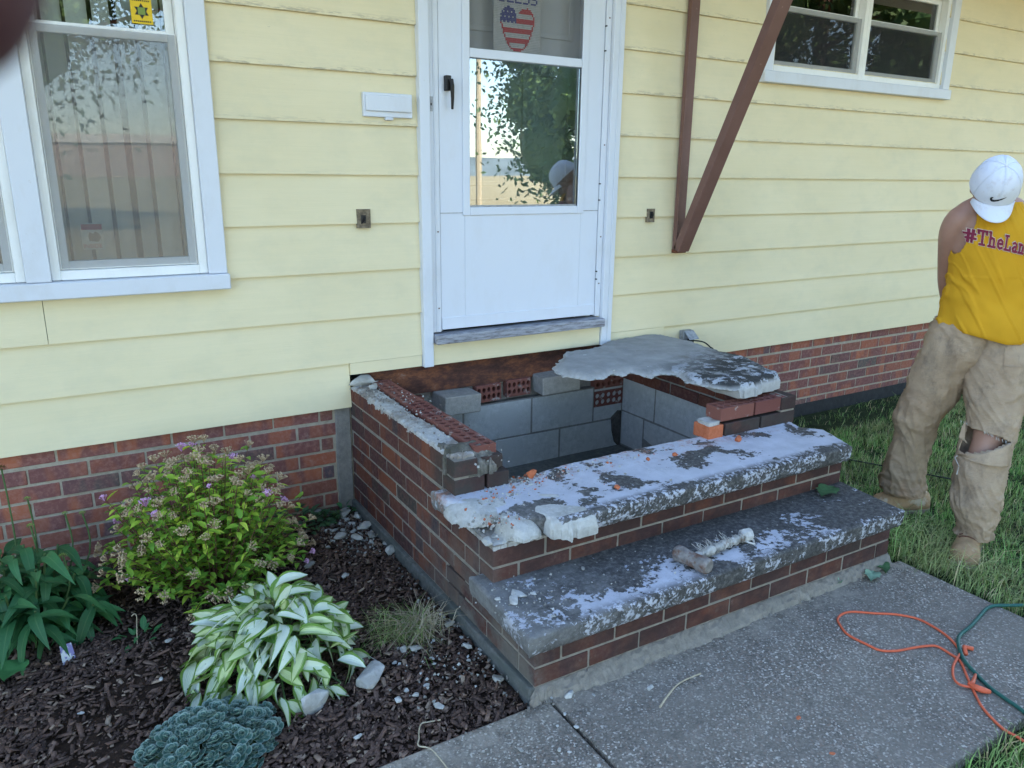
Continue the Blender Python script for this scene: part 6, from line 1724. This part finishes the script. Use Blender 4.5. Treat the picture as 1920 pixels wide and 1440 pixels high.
# slab letters, strokes laid over the cloth
G = {'#': (.62, [((.06, .33), (.60, .33)), ((.02, .62), (.56, .62)), ((.14, .08), (.24, .88)), ((.36, .08), (.46, .88))]),
     'T': (.66, [((.0, .93), (.62, .93)), ((.31, .93), (.31, .06)), ((.14, .05), (.48, .05)), ((.03, .93), (.03, .74)), ((.59, .93), (.59, .74))]),
     'h': (.60, [((.12, .95), (.12, .05)), ((.02, .95), (.12, .95)), ((.0, .05), (.24, .05)), ((.12, .50), (.24, .60)), ((.24, .60), (.38, .56)), ((.38, .56), (.42, .45)), ((.42, .45), (.42, .05)), ((.32, .05), (.54, .05))]),
     'e': (.54, [((.06, .34), (.44, .34)), ((.44, .34), (.42, .52)), ((.42, .52), (.26, .62)), ((.26, .62), (.10, .52)), ((.10, .52), (.06, .32)), ((.06, .32), (.10, .14)), ((.10, .14), (.26, .04)), ((.26, .04), (.44, .12))]),
     'L': (.60, [((.14, .94), (.14, .06)), ((.0, .94), (.28, .94)), ((.0, .05), (.54, .05)), ((.52, .05), (.52, .28))]),
     'a': (.56, [((.08, .54), (.24, .62)), ((.24, .62), (.38, .54)), ((.40, .54), (.40, .06)), ((.40, .06), (.52, .06)), ((.40, .36), (.18, .34)), ((.18, .34), (.06, .22)), ((.06, .22), (.12, .06)), ((.12, .06), (.28, .05)), ((.28, .05), (.40, .16))]),
     'n': (.60, [((.12, .60), (.12, .05)), ((.02, .60), (.12, .60)), ((.0, .05), (.24, .05)), ((.12, .48), (.24, .60)), ((.24, .60), (.38, .56)), ((.38, .56), (.42, .45)), ((.42, .45), (.42, .05)), ((.32, .05), (.54, .05))]),
     'd': (.58, [((.42, .95), (.42, .05)), ((.32, .95), (.42, .95)), ((.42, .05), (.54, .05)), ((.42, .54), (.24, .62)), ((.24, .62), (.08, .48)), ((.08, .48), (.06, .28)), ((.06, .28), (.12, .10)), ((.12, .10), (.28, .04)), ((.28, .04), (.42, .14))])}
HT = .060
def lettering(w_, off, mat, name):
    q = B(); x0 = 1.852; k = 0
    for ch in '#TheLand':
        adv, st = G[ch]; sc_ = HT * (1.0)
        for (ax, ay), (bx, by) in st:
            a, c = Vector((ax, ay)), Vector((bx, by)); d_ = (c - a).normalized() * w_; nrm = Vector((-d_.y, d_.x)); a = a - d_ * .7; c = c + d_ * .7; L_ = 4; k += 1
            vs = []
            for i in range(L_ + 1):
                for s_ in (-1, 1):
                    p_ = a.lerp(c, i / L_) + nrm * s_
                    l = x0 + p_.x * sc_ * .64; z = 1.232 - (l - 1.852) * .22 + p_.y * sc_
                    vs.append(shirt_pt(l, z, off + k * 3e-5))
            q.add(vs, [(2 * i, 2 * i + 1, 2 * i + 3, 2 * i + 2) for i in range(L_)])
        x0 += adv * sc_ * .64 + .0036
    o = place(name, mesh(name, q.v, q.f, mat), man); return o
lettering(.115, .0052, M['printwhite'], 'print_outline'); lettering(.078, .0078, M['maroon'], 'print_lettering')
# pants
def pd(seed, kz=(.48, .12)):
    def f(a, z, l=0, d_=0):
        n1 = noise.noise(Vector((math.cos(a) * 1.4 + seed, math.sin(a) * 1.4 + z * 5, z * 10)))
        n2 = noise.noise(Vector((math.cos(a) * 2.2, math.sin(a) * 2.2 + seed, z * 34)))
        low = math.exp(-((z - .08) / .12) ** 2) + .7 * math.exp(-((z - .42) / .08) ** 2) + .4 * math.exp(-((z - .68) / .06) ** 2)
        cr = max(0, 1 - abs(noise.noise(Vector((math.cos(a) * 1.2 + seed + z * 2, math.sin(a) * 1.2, z * 15 + math.cos(a + seed) * 3)))) * 7)
        cr2 = max(0, 1 - abs(noise.noise(Vector((math.cos(a) * 2.4 + seed + 9, math.sin(a) * 2.4, z * 34 + math.sin(a) * 4)))) * 6)
        return (.006 * n1 + .008 * n2 * low + .008 * cr + 0.003 * cr2 * (.35 + low) - .005, 0)
    return f
PA = [(1.972, 3.235, .90, .135, .13), (1.962, 3.235, .86, .145, .135), (1.945, 3.24, .76, .150, .135), (1.905, 3.26, .658, .128, .118), (1.880, 3.28, .545, .116, .106), (1.850, 3.31, .425, .096, .098), (1.862, 3.33, .345, .084, .092), (1.868, 3.355, .25, .086, .09), (1.870, 3.375, .17, .090, .092), (1.876, 3.395, .10, .096, .10), (1.884, 3.40, .055, .098, .105), (1.890, 3.405, .030, .092, .10)]
PB = [(2.085, 3.215, .90, .150, .13), (2.090, 3.205, .84, .155, .135), (2.080, 3.17, .72, .148, .132), (2.062, 3.13, .602, .124, .118), (2.052, 3.09, .50, .102, .106), (2.030, 3.06, .43, .100, .098), (1.996, 3.03, .332, .104, .10), (1.982, 3.00, .221, .096, .098), (1.976, 2.985, .162, .094, .10), (1.980, 2.975, .10, .080, .09), (1.980, 2.97, .055, .068, .08), (1.982, 2.97, .02, .072, .082)]
V, F = loft(PA, 11, 110, pd(0)); pq = B(); pq.add([vf(*q) for q in V], F)
V2, F2 = loft(PB, 11, 110, pd(5))
HOLE = [(1.82, .335), (1.90, .370), (2.062, .440), (2.02, .458), (1.96, .468), (1.92, .492), (1.82, .50)]
F2 = [f for f in F2 if not ((lambda m: m[1] < np.interp(m[2], [.3, .5], [3.045, 3.10]) and inpoly(m[0] + .006 * fz(m[2] * 90, m[0] * 90), m[2] + .004 * fz(m[0] * 120, m[2] * 50, 3), HOLE))(np.mean([V2[i] for i in f], 0)))]
pq.add([vf(*q) for q in V2], F2)
# fly, pocket seam and belt line
o = place('pants', mesh('pants', pq.v, pq.f, M['pants'], smooth=True), man); md = o.modifiers.new('t', 'SOLIDIFY'); md.thickness = .0035; md.offset = 1
q = B()
fr = lambda P, l, z, off=.006: (lambda c: vf(l, c[1] - (c[4] + off) * math.sqrt(max(0, 1 - min(1, ((l - c[0]) / c[3]) ** 2))), z))([np.interp(-z, [-s[2] for s in P], [s[i] for s in P]) for i in range(5)])
q.tube([fr(PB, 2.135 + .055 * t, .815 - .075 * t, .008) for t in [i / 8 for i in range(9)]], .0022, 4)
q.tube([fr(PB, 2.03 + .0 * t, .85 - .11 * t, .006) for t in [i / 8 for i in range(9)]], .0022, 4)
q.tube([fr(PB, 2.03 + .17 * t, .740 + .004 * t, .006) for t in [i / 10 for i in range(11)]], .0018, 4)
q.put('seams', M['pants'], man)
# flap torn down from the knee and a frayed tag
def clothpatch(name, pts, off=.012):
    vs, fs = [], []
    (a, b_, c_, d_) = pts; nn = 8
    for i in range(nn + 1):
        for j in range(nn + 1):
            s_, t = i / nn, j / nn
            l = (a[0] * (1 - s_) + b_[0] * s_) * (1 - t) + (d_[0] * (1 - s_) + c_[0] * s_) * t
            z = (a[1] * (1 - s_) + b_[1] * s_) * (1 - t) + (d_[1] * (1 - s_) + c_[1] * s_) * t
            z += .003 * fz(l * 90, t * 7)
            vs.append(fr(PB, l, z, off + .004 * fz(l * 40, z * 40, 2)))
    fs = [(i * (nn + 1) + j, (i + 1) * (nn + 1) + j, (i + 1) * (nn + 1) + j + 1, i * (nn + 1) + j + 1) for i in range(nn) for j in range(nn)]
    o = place(name, mesh(name, vs, fs, M['pants'], smooth=True), man); m_ = o.modifiers.new('t', 'SOLIDIFY'); m_.thickness = .003
clothpatch('torn_flap', [(1.893, .362), (2.052, .443), (2.045, .345), (1.905, .352)], .016)
clothpatch('torn_flap', [(1.918, .47), (1.935, .492), (1.925, .41), (1.900, .425)], .022)
q = B(); rr_ = random.Random(9)
for i in range(50):
    l = rr_.uniform(1.90, 2.05); z = .362 + (l - 1.893) * .5 if i % 2 else .49 - (l - 1.92) * .36
    p0 = fr(PB, l, z, .010); q.tube([p0, p0 + Vector((rr_.uniform(-.006, .006), -.004, -rr_.uniform(.004, .016)))], .0008, 3)
q.tube([fr(PB, 1.895, .352, .012), fr(PB, 1.885, .345, .02), vf(1.868, 2.97, .330), vf(1.862, 2.965, .295)], .002, 4)
q.put('frayed_threads', M['tape'], man)['kind'] = 'stuff'
# boots
def boot(heel, toe, zg, wid=.052):
    heel, toe = Vector((*heel, 0)), Vector((*toe, 0)); ax = (toe - heel); Ln = ax.length; ax.normalize(); sd_ = Vector((-ax.y, ax.x, 0))
    prof = [(0, .55, .07), (.06, .85, .085), (.2, .88, .11), (.38, .84, .125), (.52, .90, .100), (.66, 1.0, .082), (.80, 1.02, .078), (.91, .88, .066), (.975, .55, .045), (1.0, .2, .025)]
    vs = []; n_ = 20
    for t, w_, h_ in interp(prof, 3):
        for j in range(n_):
            a = 2 * math.pi * j / n_; ca, sa = math.cos(a), math.sin(a)
            y = wid * w_ * math.copysign(abs(ca) ** .75, ca); z = (h_ * max(0, sa) ** .85 if sa > 0 else -.0)
            p_ = heel + ax * (t * Ln) + sd_ * y; vs.append(vf(p_.x, p_.y, zg + .018 + z + .002 * fz(t * 20, j)))
    m_ = len(vs) // n_
    fs = [(i * n_ + j, (i + 1) * n_ + j, (i + 1) * n_ + (j + 1) % n_, i * n_ + (j + 1) % n_) for i in range(m_ - 1) for j in range(n_)] + [tuple(range(n_)), tuple((m_ - 1) * n_ + j for j in reversed(range(n_)))]
    bt = place('boot', mesh('boot', vs, fs, M['boot'], smooth=True), man)
    out = []
    for t, w_, h_ in interp(prof, 3): out.append((t, wid * w_ * 1.06))
    pts = [heel + ax * (t * Ln * 1.01) + sd_ * w_ for t, w_ in out] + [heel + ax * (t * Ln * 1.01) - sd_ * w_ for t, w_ in reversed(out)]
    q = B(); P2 = [vf(p_.x, p_.y, 0) for p_ in pts]; q.prism([(p_.x, p_.y) for p_ in P2], zg, zg + .020); q.put('sole', M['sole'], bt)
    q = B()
    for t in (.44, .50, .56, .62):
        q.tube([vf(*(heel + ax * (t * Ln) + sd_ * s_ * .035)[:2], zg + .018 + .105 - .09 * (t - .40) - .012 * s_ * s_ + .004) for s_ in (-1, -.5, 0, .5, 1)], .0028, 4)
    q.put('laces', M['twig'], bt)
boot((2.03, 3.43), (1.745, 3.385), -.072)
boot((2.03, 3.06), (1.868, 2.835), -.072, .056)

# ------------------------------------------------------------ fingertip of the photographer, close to the lens
CMX = cam.rotation_euler.to_matrix(); CL = Vector(cam.location)
def cl_(x, y, z): return CL + CMX @ Vector((x, y, z))
dd = .045; k_ = dd / 1435.7
tipc = Vector(((-205 - 960) * k_, (720 + 95) * k_, -dd))
q = B(); pts = []; rad = []
ax = Vector((-.80, .48, .36)).normalized()
for i in range(9):
    a = i / 8 * math.pi / 2
    pts.append(tipc - ax * (.0078 * math.cos(a))); rad.append(.0002 + .0080 * math.sin(a))
for i in range(1, 10): pts.append(tipc + ax * (.0075 * i)); rad.append(.0080 + .00012 * i)
q.tube([cl_(*p_) for p_ in pts], rad, 24)
fin = q.me('finger', simple('shaded_skin', (.075, .03, .034), .6, .1, 200, .1), True)  # skin colour darkened to hold the shade of hand and phone
o = place('finger', fin); props(o, 'blurred dark fingertip reaching into the top left corner close to the lens', 'finger')
